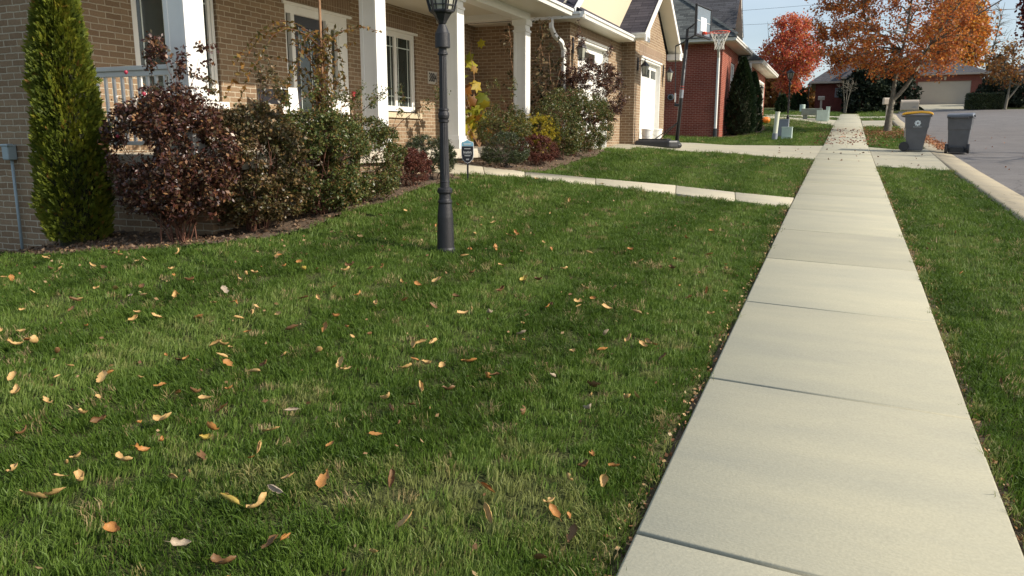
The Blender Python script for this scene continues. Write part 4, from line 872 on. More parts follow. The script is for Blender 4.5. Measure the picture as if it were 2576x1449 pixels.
# ================================================================== WHEELIE BINS
def wheelie_bin(loc, rz, label, lidm, decal):
    o = empty('wheelie_bin', loc, label, 'wheelie bin', 'wheelie bins at the kerb'); o.rotation_euler.z = rz; L = Vector(loc)
    def T(p): return L + Vector(p)
    # local: front = +x (away from wheels), wheels at -x
    bot = [(-.20, -.22), (.20, -.20), (.20, .20), (-.20, .22)]; top = [(-.27, -.28), (.33, -.27), (.33, .27), (-.27, .28)]
    b = MB(); rings = []
    for (z, f) in ((.02, 0), (.10, .05), (.60, .62), (.62, .64), (.94, 1)):
        for k in range(4):
            x = bot[k][0] + (top[k][0] - bot[k][0]) * f; y = bot[k][1] + (top[k][1] - bot[k][1]) * f
            if z > .61: x += .012 * (1 if k in (1, 2) else -1); y *= 1.03
            rings.append(T((x, y, z)))
    fs = [(0, 1, 2, 3)]
    for i in range(4):
        for k in range(4): fs.append((i * 4 + k, i * 4 + (k + 1) % 4, i * 4 + 4 + (k + 1) % 4, i * 4 + 4 + k))
    fs.append((16, 17, 18, 19)); b.add(rings, fs)
    b.box(L.x - .30, L.x + .365, L.y - .305, L.y + .305, L.z + .91, L.z + .955)
    bd = b.build('body', M['bin_grey'], o, bevel=.02)
    b = MB(); b.box(L.x - .27, L.x + .16, L.y - .02, L.y + .02, L.z + .05, L.z + .10); b.tube([T((-.24, -.26, .115)), T((-.24, .26, .115))], .012, 6); b.box(L.x - .30, L.x - .22, L.y - .16, L.y + .16, L.z + .03, L.z + .16); b.build('axle_housing', M['black_plastic'], o, bevel=.01)
    for sy in (-1, 1):
        w_ = MB(); w_.tube([T((-.25, sy * .225, .125)), T((-.25, sy * .285, .125))], .125, 20); w_.build('wheel', M['black_plastic'], o, bevel=.01)
    h_ = MB(); h_.tube([T((-.30, -.2, .91)), T((-.37, -.2, .93)), T((-.37, .2, .93)), T((-.30, .2, .91))], .014, 8); h_.build('handle', M['bin_grey'], o)
    l_ = MB(); vs = []; prof = [(-.36, .965), (-.30, .985), (-.1, 1.005), (.10, 1.02), (.30, 1.0), (.385, .965)]
    for (x, z) in prof:
        for yy in (-.31, .31): vs.append(T((x, yy, z - .02)))
    for (x, z) in prof:
        for yy in (-.29, .29): vs.append(T((x * .97, yy, z + .035)))
    n = len(prof); fs = []
    for i in range(n - 1):
        a = 2 * i; fs += [(a, a + 1, a + 3, a + 2), (a + 2 * n, a + 2 + 2 * n, a + 3 + 2 * n, a + 1 + 2 * n), (a, a + 2, a + 2 + 2 * n, a + 2 * n), (a + 1, a + 1 + 2 * n, a + 3 + 2 * n, a + 3)]
    fs += [(0, 2 * n, 2 * n + 1, 1), (2 * n - 2, 2 * n - 1, 4 * n - 1, 4 * n - 2)]
    l_.add(vs, fs); l_.build('lid', lidm, o, bevel=.012)
    if decal:
        d = MB(); yy = -.286
        c_ = T((.035, yy + .012, .735))
        for k in range(8):
            a = 2 * math.pi * k / 8; c2 = c_ + Vector((math.cos(a) * .058, 0, math.sin(a) * .058)); d.tube([c2 + Vector((0, .01, 0)), c2 + Vector((0, -.008, 0))], .022, 8)
        d.build('emblem', M['decal'], bd)
        d = MB(); d.tube([c_ + Vector((0, .01, 0)), c_ + Vector((0, -.006, 0))], .055, 20); d.build('emblem', M['decal'], bd)
        d = MB(); d.tube([c_ + Vector((0, .0, 0)), c_ + Vector((0, -.010, 0))], .022, 14); d.build('emblem_centre', M['bin_grey'], bd)
        d = MB()
        for k in range(9): d.box(L.x + .035 - .10 + k * .0222, L.x + .035 - .10 + k * .0222 + .015, L.y - .292, L.y - .270, L.z + .630, L.z + .642)
        d.build('emblem_text', M['decal'], bd)
    return o
wheelie_bin((1.86, 23.95, Hs(1.86, 23.95) + .015), R(-6), 'grey wheelie bin with a yellow lid and white round emblem', M['bin_lid'], True)
wheelie_bin((2.90, 23.95, Hs(2.1, 23.95) - .04), R(78), 'grey wheelie bin with a grey lid standing in the gutter', M['bin_lid_grey'], False)

# ================================================================== MAILBOXES
def mailbox(loc, rz, label, s=1.0):
    o = empty('mailbox', loc, label, 'mailbox', 'beige mailboxes along the kerb'); o.rotation_euler.z = rz; o.scale = (s, s, s); L = Vector(loc)
    b = MB(); b.slab([(L.x - .09, L.y - .08, L.z - .1), (L.x + .09, L.y - .08, L.z - .1), (L.x + .09, L.y + .08, L.z - .1), (L.x - .09, L.y + .08, L.z - .1)], (0, 0, 1.08)); b.build('post', M['mail'], o, bevel=.01)
    pr = []
    for t in np.linspace(0, math.pi, 9): pr.append((.125 * math.cos(t), 1.22 + .10 * math.sin(t)))
    pr = [(.125, .98)] + pr + [(-.125, .98)]
    b = MB(); b.slab([(L.x - .27, L.y + a, L.z + z) for a, z in pr], (.54, 0, 0)); bo_ = b.build('box', M['mail'], o, bevel=.01)
    b = MB(); b.slab([(L.x - .285, L.y + a * 1.07, L.z + z + (.004 if z > 1 else -.004)) for a, z in pr], (.035, 0, 0)); b.build('door', M['mail'], bo_, bevel=.006)
    b = MB(); b.box(L.x + .08, L.x + .20, L.y - .128, L.y - .124, L.z + 1.06, L.z + 1.075); b.box(L.x + .10, L.x + .18, L.y - .128, L.y - .124, L.z + 1.09, L.z + 1.10); b.build('emblem', M['grey_util'], bo_)
    return o
mailbox((2.10, 30.40, Hs(2.1, 30.4)), R(0), 'large beige mailbox standing behind the yellow-lidded bin')
mailbox((2.22, 46.7, Hs(2.2, 46.7)), R(20), 'beige mailbox half hidden behind the orange tree trunk')
mailbox((-1.84, 76.7, Hs(-1.84, 76.7)), R(0), 'distant beige mailbox in front of the dark brick house', 1.0)

# ================================================================== UTILITY THINGS
o = empty('utility_marker', (-2.07, 28.26, Hs(-2.07, 28.26)), 'leaning cream cylindrical utility pedestal on the neighbour lawn', 'pedestal'); L = ORG[o.name]
b = MB(); b.tube([L + Vector((0, 0, .1)), L + Vector((.05, 0, .92))], .075, 18); b.build('tube', M['cream_util'], o)
b = MB(); b.tube([L + Vector((-.005, 0, -.05)), L + Vector((.008, 0, .22))], .09, 18); b.build('base', M['grey_util'], o)
b = MB(); b.tube([L + Vector((.05, 0, .90)), L + Vector((.0515, 0, .935))], .083, 18); b.build('cap', M['cream_util'], o)
def ubox(name, loc, w_, d_, h_, m_, label, cat, cap=.03):
    o = empty(name, loc, label, cat); L = Vector(loc)
    b = MB(); b.box(L.x - w_ / 2, L.x + w_ / 2, L.y - d_ / 2, L.y + d_ / 2, L.z - .08, L.z + h_ - cap); b.build('cabinet', m_, o, bevel=.012)
    b = MB(); b.box(L.x - w_ / 2 - .012, L.x + w_ / 2 + .012, L.y - d_ / 2 - .012, L.y + d_ / 2 + .012, L.z + h_ - cap, L.z + h_); b.build('lid', m_, o, bevel=.01)
    b = MB(); b.box(L.x - w_ / 2 + .03, L.x + w_ / 2 - .03, L.y - d_ / 2 - .018, L.y - d_ / 2 + .01, L.z + .08, L.z + .10); b.build('latch_rail', m_, o)
    return o
ubox('utility_box', (-2.03, 31.4, Hs(-2.03, 31.4)), .42, .3, .66, M['grey_util'], 'tall grey utility cabinet behind the cream pedestal', 'utility box')
ubox('utility_box', (-1.72, 28.9, Hs(-1.72, 28.9)), .34, .34, .42, M['green_util'], 'short pale green utility box beside the cream pedestal', 'utility box')
ubox('utility_box', (-1.02, 47.5, Hs(-1.02, 47.5)), .60, .5, .62, M['green_util'], 'pale green utility cabinet beside the far end of the sidewalk lawn', 'utility box')
ubox('utility_marker', (-.78, 49.0, Hs(-.78, 49)), .20, .2, .78, M['green_util'], 'slim pale green utility post right behind the green cabinet', 'pedestal')
o = empty('utility_marker', (-3.1, 70.3, Hs(-3.1, 70.3)), 'round pale green utility pedestal far down the lawn', 'pedestal'); L = ORG[o.name]
b = MB(); b.tube([L + Vector((0, 0, -.1)), L + Vector((0, 0, .58))], .22, 16); b.build('drum', M['green_util'], o, smooth=False)
b = MB(); b.tube([L + Vector((0, 0, .58)), L + Vector((0, 0, .64))], [.24, .2], 16); b.build('cap', M['green_util'], o)
o = empty('bench', (-1.62, 48.4, Hs(-1.62, 48.4)), 'low grey-green concrete bench beside the pale green cabinet', 'bench'); L = ORG[o.name]
b = MB(); b.box(L.x - .55, L.x + .55, L.y - .22, L.y + .22, L.z + .26, L.z + .62); b.build('seat', M['bench'], o, bevel=.02)
for dx in (-.34, .34):
    b = MB(); b.box(L.x + dx - .12, L.x + dx + .12, L.y - .16, L.y + .16, L.z - .05, L.z + .26); b.build('leg', M['bench'], o)
# pumpkin
o = empty('pumpkin', (-3.36, 39.6, Hs(-3.36, 39.6)), 'round orange pumpkin at the end of the neighbour flower bed', 'pumpkin'); L = ORG[o.name]
b = MB(); n = 60; prof = [(.03, .03), (.10, .0), (.17, .04), (.215, .12), (.215, .19), (.17, .26), (.09, .295), (.03, .275)]
for (r_, z) in prof:
    for k in range(n): a = 2 * math.pi * k / n; rr = r_ * (1 - .09 * (abs(math.cos(5 * a)) ** 6)); b.v.append((L.x + rr * math.cos(a), L.y + rr * math.sin(a), L.z + z))
for i in range(len(prof) - 1):
    for k in range(n): b.f.append((i * n + k, i * n + (k + 1) % n, (i + 1) * n + (k + 1) % n, (i + 1) * n + k))
b.f.append(tuple(range(n))[::-1]); b.f.append(tuple((len(prof) - 1) * n + k for k in range(n)))
b.build('body', M['pumpkin'], o, smooth=True)
b = MB(); b.tube([L + Vector((0, 0, .27)), L + Vector((.01, 0, .32)), L + Vector((.04, 0, .35))], [.025, .018, .02], 7); b.build('stem', M['stem'], o)

# ================================================================== FAR HOUSES
def hip_house(root, x0, x1, y0, y1, zb, ze, zr, wallm, roofm, ov=.5, rdir='x', ridge=.5):
    b = MB(); b.box(x0, x1, y0, y1, zb - 1, ze); b.build('wall', wallm, root)
    X0, X1, Y0, Y1 = x0 - ov, x1 + ov, y0 - ov, y1 + ov; ym = (Y0 + Y1) / 2; d = (Y1 - Y0) / 2; xm = (X0 + X1) / 2; dx = (X1 - X0) / 2
    if rdir == 'x': A, B = (X0 + min(d, dx * .98), ym), (X1 - min(d, dx * .98), ym)
    else: A, B = (xm, Y0 + min(dx, d * .98)), (xm, Y1 - min(dx, d * .98))
    r = MB(); z = ze + .12
    c = [(X0, Y0, z), (X1, Y0, z), (X1, Y1, z), (X0, Y1, z)]; a = (A[0], A[1], zr); b2 = (B[0], B[1], zr)
    if rdir == 'x': r.add(c + [a, b2], [(0, 1, 5, 4), (1, 2, 5), (2, 3, 4, 5), (3, 0, 4)])
    else: r.add(c + [a, b2], [(0, 1, 4), (1, 2, 5, 4), (2, 3, 5), (3, 0, 4, 5)])
    r.build('roof', roofm, root)
    f = MB(); f.box(X0, X1, Y0, Y1, ze - .02, ze + .14); f.build('gutter', M['mail'], root)
fh = empty('brick_house', (0, 82, 2.5), 'distant dark brick house with one small window and a dark hip roof', 'house')
hip_house(fh, -2.45, 4.9, 78.5, 88.5, 2.4, 4.98, 8.3, M['far_brick'], M['shingle_far'], .55, 'x')
b = MB(); b.box(.45, 3.5, 76.6, 88, 1.5, 5.2); b.build('wing_wall', M['far_brick'], fh)
r = MB(); r.add([(-.35, 76.0, 5.32), (4.1, 76.0, 5.32), (4.1, 88, 5.32), (-.35, 88, 5.32), (1.9, 78.6, 7.2), (1.9, 86, 7.2)], [(0, 1, 4), (1, 2, 5, 4), (2, 3, 5), (3, 0, 4, 5)]); r.build('wing_roof', M['shingle_far'], fh)
r = MB(); r.box(-.35, 4.1, 76.0, 88, 5.18, 5.33); r.build('wing_gutter', M['mail'], fh)
fo = window(fh, 78.5, -.78, -.18, 3.72, 4.55, 1, (.1, .1), out=-1, axis='y', fr=M['grey_util'])
fo.location.y -= .1
gh = empty('brick_house', (8.6, 86, 3.1), 'distant red brick house with a wide cream garage door', 'house')
GX0, GX1, GY, GZ = 5.5, 11.6, 86.0, 3.15
b = MB(); wall(b, 'y', GY, GX0 - .2, GX1 + .2, 1.5, 5.95, [(6.45, 10.95, 2.0, 5.40)], -1); b.box(GX0 - .2, GX1 + .2, GY + .35, 97, 1.5, 5.95); b.build('wall', M['far_brick2'], gh)
b = MB(); b.box(6.45, 10.95, GY + .12, GY + .2, 3.0, 5.40); b.build('garage_door', M['far_door'], gh)
b = MB(); b.slab([(8.85, GY - .02, 5.82), (8.62, GY - .02, 5.82), (8.66, GY - .02, 5.48), (8.81, GY - .02, 5.48)], (0, .05, 0)); b.build('keystone', M['limestone'], gh)
r = MB(); z = 6.08; r.add([(GX0 - 1.6, GY - .6, z), (GX1 + .9, GY - .6, z), (GX1 + .9, 98, z), (GX0 - 1.6, 98, z), (8.2, 90.8, 8.05), (8.2, 94, 8.05)], [(0, 1, 4), (1, 2, 5, 4), (2, 3, 5), (3, 0, 4, 5)]); r.build('roof', M['shingle_far'], gh)
r = MB(); r.box(GX0 - 1.6, GX1 + .9, GY - .6, 98, 5.93, 6.10); r.build('gutter', M['mail'], gh)
b = MB(); b.tube([(9.9, 90.0, 6.8), (9.9, 90.0, 7.75)], .14, 10); b.tube([(9.9, 90, 7.65), (9.9, 90, 7.85)], .2, 10); b.build('vent_pipe', M['chrome'], gh)
b = MB(); b.box(4.75, 5.3, 86.3, 95, 2, 5.9); b.build('entry_wall', M['mail'], gh)
rhh = empty('brick_house', (17, 84, 3), 'distant house with a brown hip roof at the right edge', 'house')
hip_house(rhh, 14.4, 24, 83, 95, 3.0, 5.6, 9.3, M['far_brick2'], M['shingle_far'], .6, 'x')
# power lines
for k, (ya, za, zb_) in enumerate([(120, 21.6, 24.2), (122, 18.2, 19.8), (125, 16.6, 16.9), (150, 15.6, 15.5), (151, 14.6, 14.4)]):
    pts = [(-70 + 140 * t, ya, za + (zb_ - za) * (t * 140 - 55) / 30 * .45 - 1.0 * math.sin(math.pi * t) + 1.0) for t in np.linspace(0, 1, 13)]
    b = MB(); b.tube(pts, .022, 4); ln = ['topmost', 'second highest', 'middle', 'second lowest', 'lowest']
    tag(b.build('power_line', M['wire'], None), f'{ln[k]} of the thin black power lines crossing the sky', 'power line', 'power lines across the sky')
# ================================================================== VEGETATION
def leaf_quads(C, size, up_bias=0.0, aspect=.55, fold=.25, out=None, out_w=0.0, droop=0.0, tip=1.0):
    """diamond leaves: C (n,3) centres, size (n,)"""
    n = len(C); d = rng.normal(size=(n, 3)); d[:, 2] = d[:, 2] * (1 - droop) - droop * .8
    if out is not None: d = d * (1 - out_w) + out * out_w
    d[:, 2] += up_bias; d /= np.linalg.norm(d, axis=1, keepdims=True) + 1e-9
    r = rng.normal(size=(n, 3)); s = np.cross(d, r); s /= np.linalg.norm(s, axis=1, keepdims=True) + 1e-9
    nn = np.cross(s, d); L = size[:, None]; W = L * aspect
    a = C - d * L * .5; t = C + d * L * .5; m = C + d * L * .02 + nn * L * fold * .5
    V = np.stack([a, m + s * W * .5 - nn * L * fold * .35, t, m - s * W * .5 - nn * L * fold * .35], 1)
    return V.reshape(-1, 3), np.arange(4 * n).reshape(n, 4)
def tubes_np(paths, n=5):
    """list of (pts (k,3), radii (k,)) -> one mesh"""
    V = []; F = []; b = 0; ang = 2 * np.pi * np.arange(n) / n
    for P, Rr in paths:
        P = np.asarray(P, float); Rr = np.asarray(Rr, float); k = len(P)
        T = np.gradient(P, axis=0); T /= np.linalg.norm(T, axis=1, keepdims=True) + 1e-9
        ref = np.where(np.abs(T[:, 2:3]) > .9, np.array([[1., 0, 0]]), np.array([[0, 0, 1.]])); U = np.cross(T, ref); U /= np.linalg.norm(U, axis=1, keepdims=True) + 1e-9; W = np.cross(T, U)
        ring = P[:, None] + Rr[:, None, None] * (U[:, None] * np.cos(ang)[None, :, None] + W[:, None] * np.sin(ang)[None, :, None])
        V.append(ring.reshape(-1, 3))
        i = np.arange(k - 1)[:, None] * n; j = np.arange(n)[None]; j2 = (j + 1) % n
        F.append(np.stack([b + i + j, b + i + j2, b + i + n + j2, b + i + n + j], -1).reshape(-1, 4)); b += k * n
    return np.concatenate(V), np.concatenate(F)
def curve(p, q, sag=0.0, k=7, wob=.03):
    p = np.asarray(p, float); q = np.asarray(q, float); t = np.linspace(0, 1, k)[:, None]; L = np.linalg.norm(q - p)
    P = p + (q - p) * t; P += np.sin(t * np.pi) * (rng.normal(size=3) * wob * L + np.array([0, 0, sag * L]))
    P[1:-1] += rng.normal(size=(k - 2, 3)) * L * wob * .25
    return P
def blob(c, rad, n, shell=.0, flat=None):
    """points in an ellipsoid"""
    d = rng.normal(size=(n, 3)); d /= np.linalg.norm(d, axis=1, keepdims=True); r = rng.random(n) ** (1 / 3.)
    if shell: r = shell + (1 - shell) * r
    return np.asarray(c) + d * r[:, None] * np.asarray(rad)
def woody(limbs, targets2, targets3, r2=.02, r3=.006, sag=0.05, skip=0):
    """attach secondary targets to limbs and tertiary targets to secondaries; returns all paths and twig paths"""
    paths = [(P, Rr) for P, Rr in limbs]; lp = np.concatenate([P[len(P) // 3:] for P, _ in limbs[skip:]])
    sec = []
    for t in targets2:
        d = np.linalg.norm(lp - t, axis=1) + np.maximum(0, lp[:, 2] - t[2] + .1 * np.linalg.norm(lp - t, axis=1)) * 2.5
        b_ = lp[np.argmin(d)]; P = curve(b_, t, sag, 7); L = np.linalg.norm(t - b_); sec.append(P); paths.append((P, np.linspace(r2, r2 * .35, 7) * min(1.3, .5 + L)))
    sp = np.concatenate([P[2:] for P in sec]) if sec else lp
    tw = []
    for t in targets3:
        d = np.linalg.norm(sp - t, axis=1) + np.maximum(0, sp[:, 2] - t[2]) * 1.2
        b_ = sp[np.argmin(d)]; P = curve(b_, t, sag, 5); tw.append(P); paths.append((P, np.linspace(r3, r3 * .4, 5)))
    return paths, tw
def leaves_on(tw, per, spread, f0=.2):
    C = []
    for P in tw:
        m = rng.poisson(per)
        if m == 0: continue
        t = f0 + (1 - f0) * rng.random(m); idx = t * (len(P) - 1); i = np.minimum(idx.astype(int), len(P) - 2); fr = (idx - i)[:, None]
        C.append(P[i] * (1 - fr) + P[i + 1] * fr + rng.normal(size=(m, 3)) * spread)
    return np.concatenate(C)
LM = {
 'rose_purple': leaf_mat('purple_rose_leaf', [(0, (.038, .018, .016)), (.3, (.070, .024, .018)), (.55, (.10, .038, .024)), (.78, (.060, .052, .026)), (.92, (.20, .085, .035)), (1, (.28, .16, .07))], .35, .2, .5),
 'rose_mixed': leaf_mat('brown_rose_leaf', [(0, (.050, .045, .020)), (.3, (.085, .055, .024)), (.6, (.085, .092, .030)), (.82, (.15, .090, .032)), (1, (.26, .16, .06))], .4, .25, .45),
 'rose_green': leaf_mat('green_rose_leaf', [(0, (.045, .066, .018)), (.4, (.080, .110, .028)), (.74, (.14, .155, .040)), (.88, (.17, .12, .038)), (1, (.26, .14, .045))], .4, .3, .4),
 'box': leaf_mat('boxwood_leaf', [(0, (.016, .028, .010)), (.5, (.032, .052, .014)), (.9, (.065, .080, .022)), (1, (.10, .10, .03))], .35, .15, .5),
 'barberry': leaf_mat('barberry_leaf', [(0, (.060, .018, .014)), (.5, (.105, .030, .022)), (.9, (.16, .050, .030)), (1, (.22, .09, .04))], .5, .25),
 'gold': leaf_mat('golden_thread_leaf', [(0, (.18, .17, .02)), (.5, (.42, .34, .025)), (1, (.60, .46, .035))], .5, .35),
 'vine': leaf_mat('vine_leaf', [(0, (.055, .060, .018)), (.35, (.13, .11, .030)), (.6, (.20, .13, .030)), (.8, (.25, .11, .025)), (1, (.30, .20, .05))], .5, .4),
 'vine_dark': leaf_mat('dry_vine_leaf', [(0, (.030, .030, .018)), (.4, (.055, .055, .026)), (.7, (.10, .085, .035)), (1, (.26, .18, .10))], .6, .25),
 'yellow_big': leaf_mat('big_yellow_leaf', [(0, (.14, .16, .018)), (.4, (.30, .30, .025)), (.6, (.44, .34, .03)), (.8, (.26, .12, .015)), (1, (.17, .06, .012))], .5, .45),
 'thuja': leaf_mat('arborvitae_spray', [(0, (.055, .078, .012)), (.4, (.100, .130, .014)), (.75, (.165, .185, .018)), (.95, (.24, .24, .025)), (1, (.24, .13, .03))], .6, .3, .25),
 'thuja_dark': leaf_mat('dark_arborvitae_spray', [(0, (.010, .022, .010)), (.6, (.018, .036, .012)), (1, (.035, .055, .016))], .6, .15, .25),
 'maple_red': leaf_mat('red_maple_leaf', [(0, (.42, .07, .05)), (.4, (.60, .13, .08)), (.7, (.64, .20, .09)), (1, (.56, .28, .06))], .5, .5),
 'maple_orange': leaf_mat('orange_maple_leaf', [(0, (.30, .080, .030)), (.35, (.46, .135, .036)), (.7, (.56, .20, .045)), (.9, (.58, .26, .06)), (1, (.32, .22, .06))], .5, .5),
 'orange_far': leaf_mat('orange_leaf', [(0, (.46, .14, .03)), (.5, (.58, .24, .04)), (.85, (.55, .33, .05)), (1, (.52, .12, .05))], .5, .5),
 'burgundy': leaf_mat('burgundy_leaf', [(0, (.10, .018, .020)), (.6, (.18, .030, .028)), (1, (.28, .07, .04))], .5, .35),
 'spruce': leaf_mat('spruce_needle', [(0, (.008, .015, .010)), (.6, (.016, .026, .014)), (1, (.035, .045, .020))], .7, .1, .2),
 'rust': leaf_mat('rust_leaf', [(0, (.16, .055, .02)), (.5, (.26, .11, .03)), (1, (.32, .19, .05))], .6, .4),
}
def plant(name, loc, label, cat, leafm, stemm, paths, C, size, group=None, attr=None, partname='foliage', nside=5, **kw):
    o = empty(name, loc, label, cat, group)
    if paths:
        V, F = tubes_np(paths, nside); np_mesh('stems' if partname != 'crown' else 'trunk', V, F, stemm, o, smooth=True)
    if len(C):
        V, F = leaf_quads(C, size, **kw); np_mesh(partname, V, F, leafm, o, attr=rng.random(len(C)) if attr is None else attr)
    return o
def shrub(name, loc, label, cat, leafm, stemm, rad, hgt, n_cane=14, n2=70, n3=450, per=9, size=.035, spread=.02, cz=.5, shellz=.35, bias=(0, 0, 0), group=None, sparse_low=.3, r1=.008, tall=0, **kw):
    x, y, z = loc; c = np.array([x + bias[0], y + bias[1], z + hgt * (cz + bias[2])]); rz = hgt * (1 - cz) * 1.02
    base = np.array([x, y, z])
    tips = blob(c, (rad[0] * .9, rad[1] * .9, rz), n_cane, .6); tips[:, 2] = np.maximum(tips[:, 2], z + hgt * .35)
    limbs = []
    for t in tips:
        b0 = base + np.array([rng.normal() * .05, rng.normal() * .05, -.03]); mid = b0 * .45 + t * .55; mid[2] = b0[2] + (t[2] - b0[2]) * .68
        P = np.stack([b0, b0 * .7 + mid * .3 + [0, 0, .05], mid, mid * .45 + t * .55 + rng.normal(size=3) * .03, t]); P = np.concatenate([P[i] + (P[i + 1] - P[i]) * np.linspace(0, 1, 4)[:-1, None] for i in range(4)] + [P[-1:]])
        limbs.append((P, np.linspace(r1, r1 * .35, len(P))))
    t2 = blob(c, (rad[0], rad[1], rz), n2, shellz); t3 = blob(c, (rad[0] * 1.05, rad[1] * 1.05, rz * 1.06), n3, shellz)
    nz = np.sin(t3[:, 0] * 8 + x) * np.cos(t3[:, 1] * 7.3) + np.sin(t3[:, 2] * 9 + y) + rng.normal(size=len(t3)) * .3; t3 = t3[nz > -.55]
    t3 = t3[t3[:, 2] > z + .06]; t2 = t2[t2[:, 2] > z + .1]
    if tall:
        k = tall; tt = np.stack([c[0] + rng.normal(size=k) * rad[0] * .62, c[1] + rng.normal(size=k) * rad[1] * .4, z + hgt * (1 + .28 * rng.random(k))], 1); t2 = np.concatenate([t2, tt])
        t3 = np.concatenate([t3, np.repeat(tt, 6, 0) + rng.normal(size=(k * 6, 3)) * [.06, .06, .10]])
    paths, tw = woody(limbs, t2, t3, r1 * .5, r1 * .22, .06)
    C = leaves_on(tw, per * 2.2, spread)
    ok = (C[:, 2] > z + .03); C = C[ok]
    return plant(name, loc, label, cat, leafm, stemm, paths, C, size * .9 * (.6 + .8 * rng.random(len(C))), group, **kw)
def G0(x, y): return (x, y, Hs(x, y))
GB = 'shrubs in the mulch bed along the porch'
# purple-leaved rose in front of the railing corner
ob = shrub('rose_bush', G0(-5.55, 5.45), 'tall dark purple-leaved rose bush with a few pink blooms in front of the porch railing', 'shrub', LM['rose_purple'], M['twig_red'], (.66, .44), 1.40, 24, 200, 1300, 11, .042, .026, cz=.55, shellz=.05, group=GB, tall=5, r1=.008, bias=(-.05, 0, 0))
mr_ = mat('pink_petal', (.35, .03, .06), .5)
for (dx, dy, dz) in ((-.30, -.2, 1.50), (.05, -.35, 1.30), (-.38, -.28, .95)):
    b = MB(); c_ = ORG[ob.name] + Vector((dx, dy, dz)); b.lathe(c_, [(.004, 0), (.014, .010), (.017, .022), (.012, .032), (.004, .036)], 8); b.build('bloom', mr_, ob)
shrub('rose_bush', G0(-5.20, 6.02), 'dense brown and purple rose bush between the purple rose and the green rose', 'shrub', LM['rose_mixed'], M['twig_red'], (.60, .42), 1.20, 20, 120, 1050, 14, .036, .02, cz=.50, group=GB, tall=4)
shrub('rose_bush', G0(-4.95, 6.72), 'broad green rose bush with rusty leaf tips at the middle of the bed', 'shrub', LM['rose_green'], M['twig_red'], (.56, .62), 1.06, 22, 140, 1250, 14, .033, .02, cz=.50, group=GB, tall=3)
ob = shrub('rose_bush', G0(-5.02, 7.55), 'green and bronze rose bush below the second porch column', 'shrub', LM['rose_green'], M['twig_red'], (.50, .64), .98, 18, 120, 1100, 13, .030, .02, cz=.50, group=GB, tall=7)
shrub('barberry_bush', G0(-5.02, 8.72), 'low round dark red barberry bush left of the lamp post', 'shrub', LM['barberry'], M['twig_red'], (.30, .34), .46, 14, 90, 750, 13, .019, .012, cz=.5, shellz=.5, group=GB)
shrub('boxwood_bush', G0(-5.12, 9.45), 'round dark green boxwood partly hidden behind the lamp post', 'shrub', LM['box'], M['bark_dark'], (.36, .36), .62, 14, 110, 950, 15, .018, .012, cz=.5, shellz=.6, group=GB)
# arborvitae
def arborvitae(loc, label, hgt, rad, nspray, mt_, sz, group=None, flat_top=.0, seed=1):
    o = empty('arborvitae', loc, label, 'conifer', group); x, y, z = loc
    t = rng.random(nspray) ** .85; h = t * hgt
    prof = np.interp(t, [0, .04, .15, .35, .6, .8, .93, 1], [.78, .90, 1, .97, .76, .46, .22, .03])
    a = rng.random(nspray) * 2 * np.pi
    lump_ = 1 + .08 * np.sin(3 * a + 5 * t * hgt) + .09 * np.sin(7 * a - 11 * t * hgt + 1) + .09 * np.sin(13 * a + 17 * h) * np.sin(9 * h + 2 * a)
    r = rad * prof * lump_ * (.70 + .32 * rng.random(nspray) ** .6)
    C = np.stack([x + r * np.cos(a), y + r * np.sin(a), z + .04 + h], 1)
    out = np.stack([np.cos(a), np.sin(a), np.full(nspray, 1.05)], 1) + rng.normal(size=(nspray, 3)) * .38; out /= np.linalg.norm(out, axis=1, keepdims=True)
    side = np.cross(out, rng.normal(size=(nspray, 3)) * .6 + np.stack([-np.sin(a), np.cos(a), np.zeros(nspray)], 1)); side /= np.linalg.norm(side, axis=1, keepdims=True)
    s = sz * (.6 + .8 * rng.random(nspray)); VV = []; AA = []
    tone = np.clip(.5 + .28 * np.sin(4 * a + 3 * h) * np.sin(2.3 * h + a) + rng.normal(size=nspray) * .22, 0, .96); tone = np.where(rng.random(nspray) < .02, 1.0, tone)
    # a flat herringbone spray: central leaflet plus two pairs of side leaflets
    for (f0, da, ln) in ((.35, 0, .65), (0, 0, .5), (.12, .75, .42), (.12, -.75, .42), (.38, .65, .36), (.38, -.65, .36)):
        d = out * math.cos(da) + side * math.sin(da); q = np.cross(out, side); sd_ = np.cross(q, d)
        b0 = C + out * (f0 * s)[:, None]; L = (ln * s)[:, None]
        VV.append(np.stack([b0, b0 + d * L * .5 + sd_ * L * .17, b0 + d * L, b0 + d * L * .5 - sd_ * L * .17], 1)); AA.append(tone)
    V = np.concatenate(VV).reshape(-1, 3); A = np.concatenate(AA); np_mesh('foliage', V, np.arange(len(V)).reshape(-1, 4), mt_, o, attr=A)
    # dense inner core of old twiggy growth so that the wall does not show through
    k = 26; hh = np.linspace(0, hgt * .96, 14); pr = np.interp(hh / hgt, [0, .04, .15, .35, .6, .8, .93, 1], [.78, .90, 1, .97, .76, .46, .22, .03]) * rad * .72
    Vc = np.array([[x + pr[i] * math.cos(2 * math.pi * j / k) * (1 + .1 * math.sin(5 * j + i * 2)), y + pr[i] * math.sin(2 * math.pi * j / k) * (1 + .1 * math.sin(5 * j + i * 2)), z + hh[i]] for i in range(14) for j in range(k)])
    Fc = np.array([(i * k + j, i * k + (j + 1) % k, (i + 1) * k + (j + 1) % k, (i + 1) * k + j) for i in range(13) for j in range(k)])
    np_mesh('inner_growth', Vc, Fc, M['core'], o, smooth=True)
    V, F = tubes_np([(np.array([[x, y, z - .1], [x, y, z + hgt * .5], [x, y, z + hgt * .9]]), np.array([.05, .035, .01]))], 8); np_mesh('trunk', V, F, M['bark_dark'], o)
    return o
M['core'] = mat('inner_twiggy_growth', (.022, .024, .008), 1, noise=.6, nscale=40, bump=1, bscale=50)
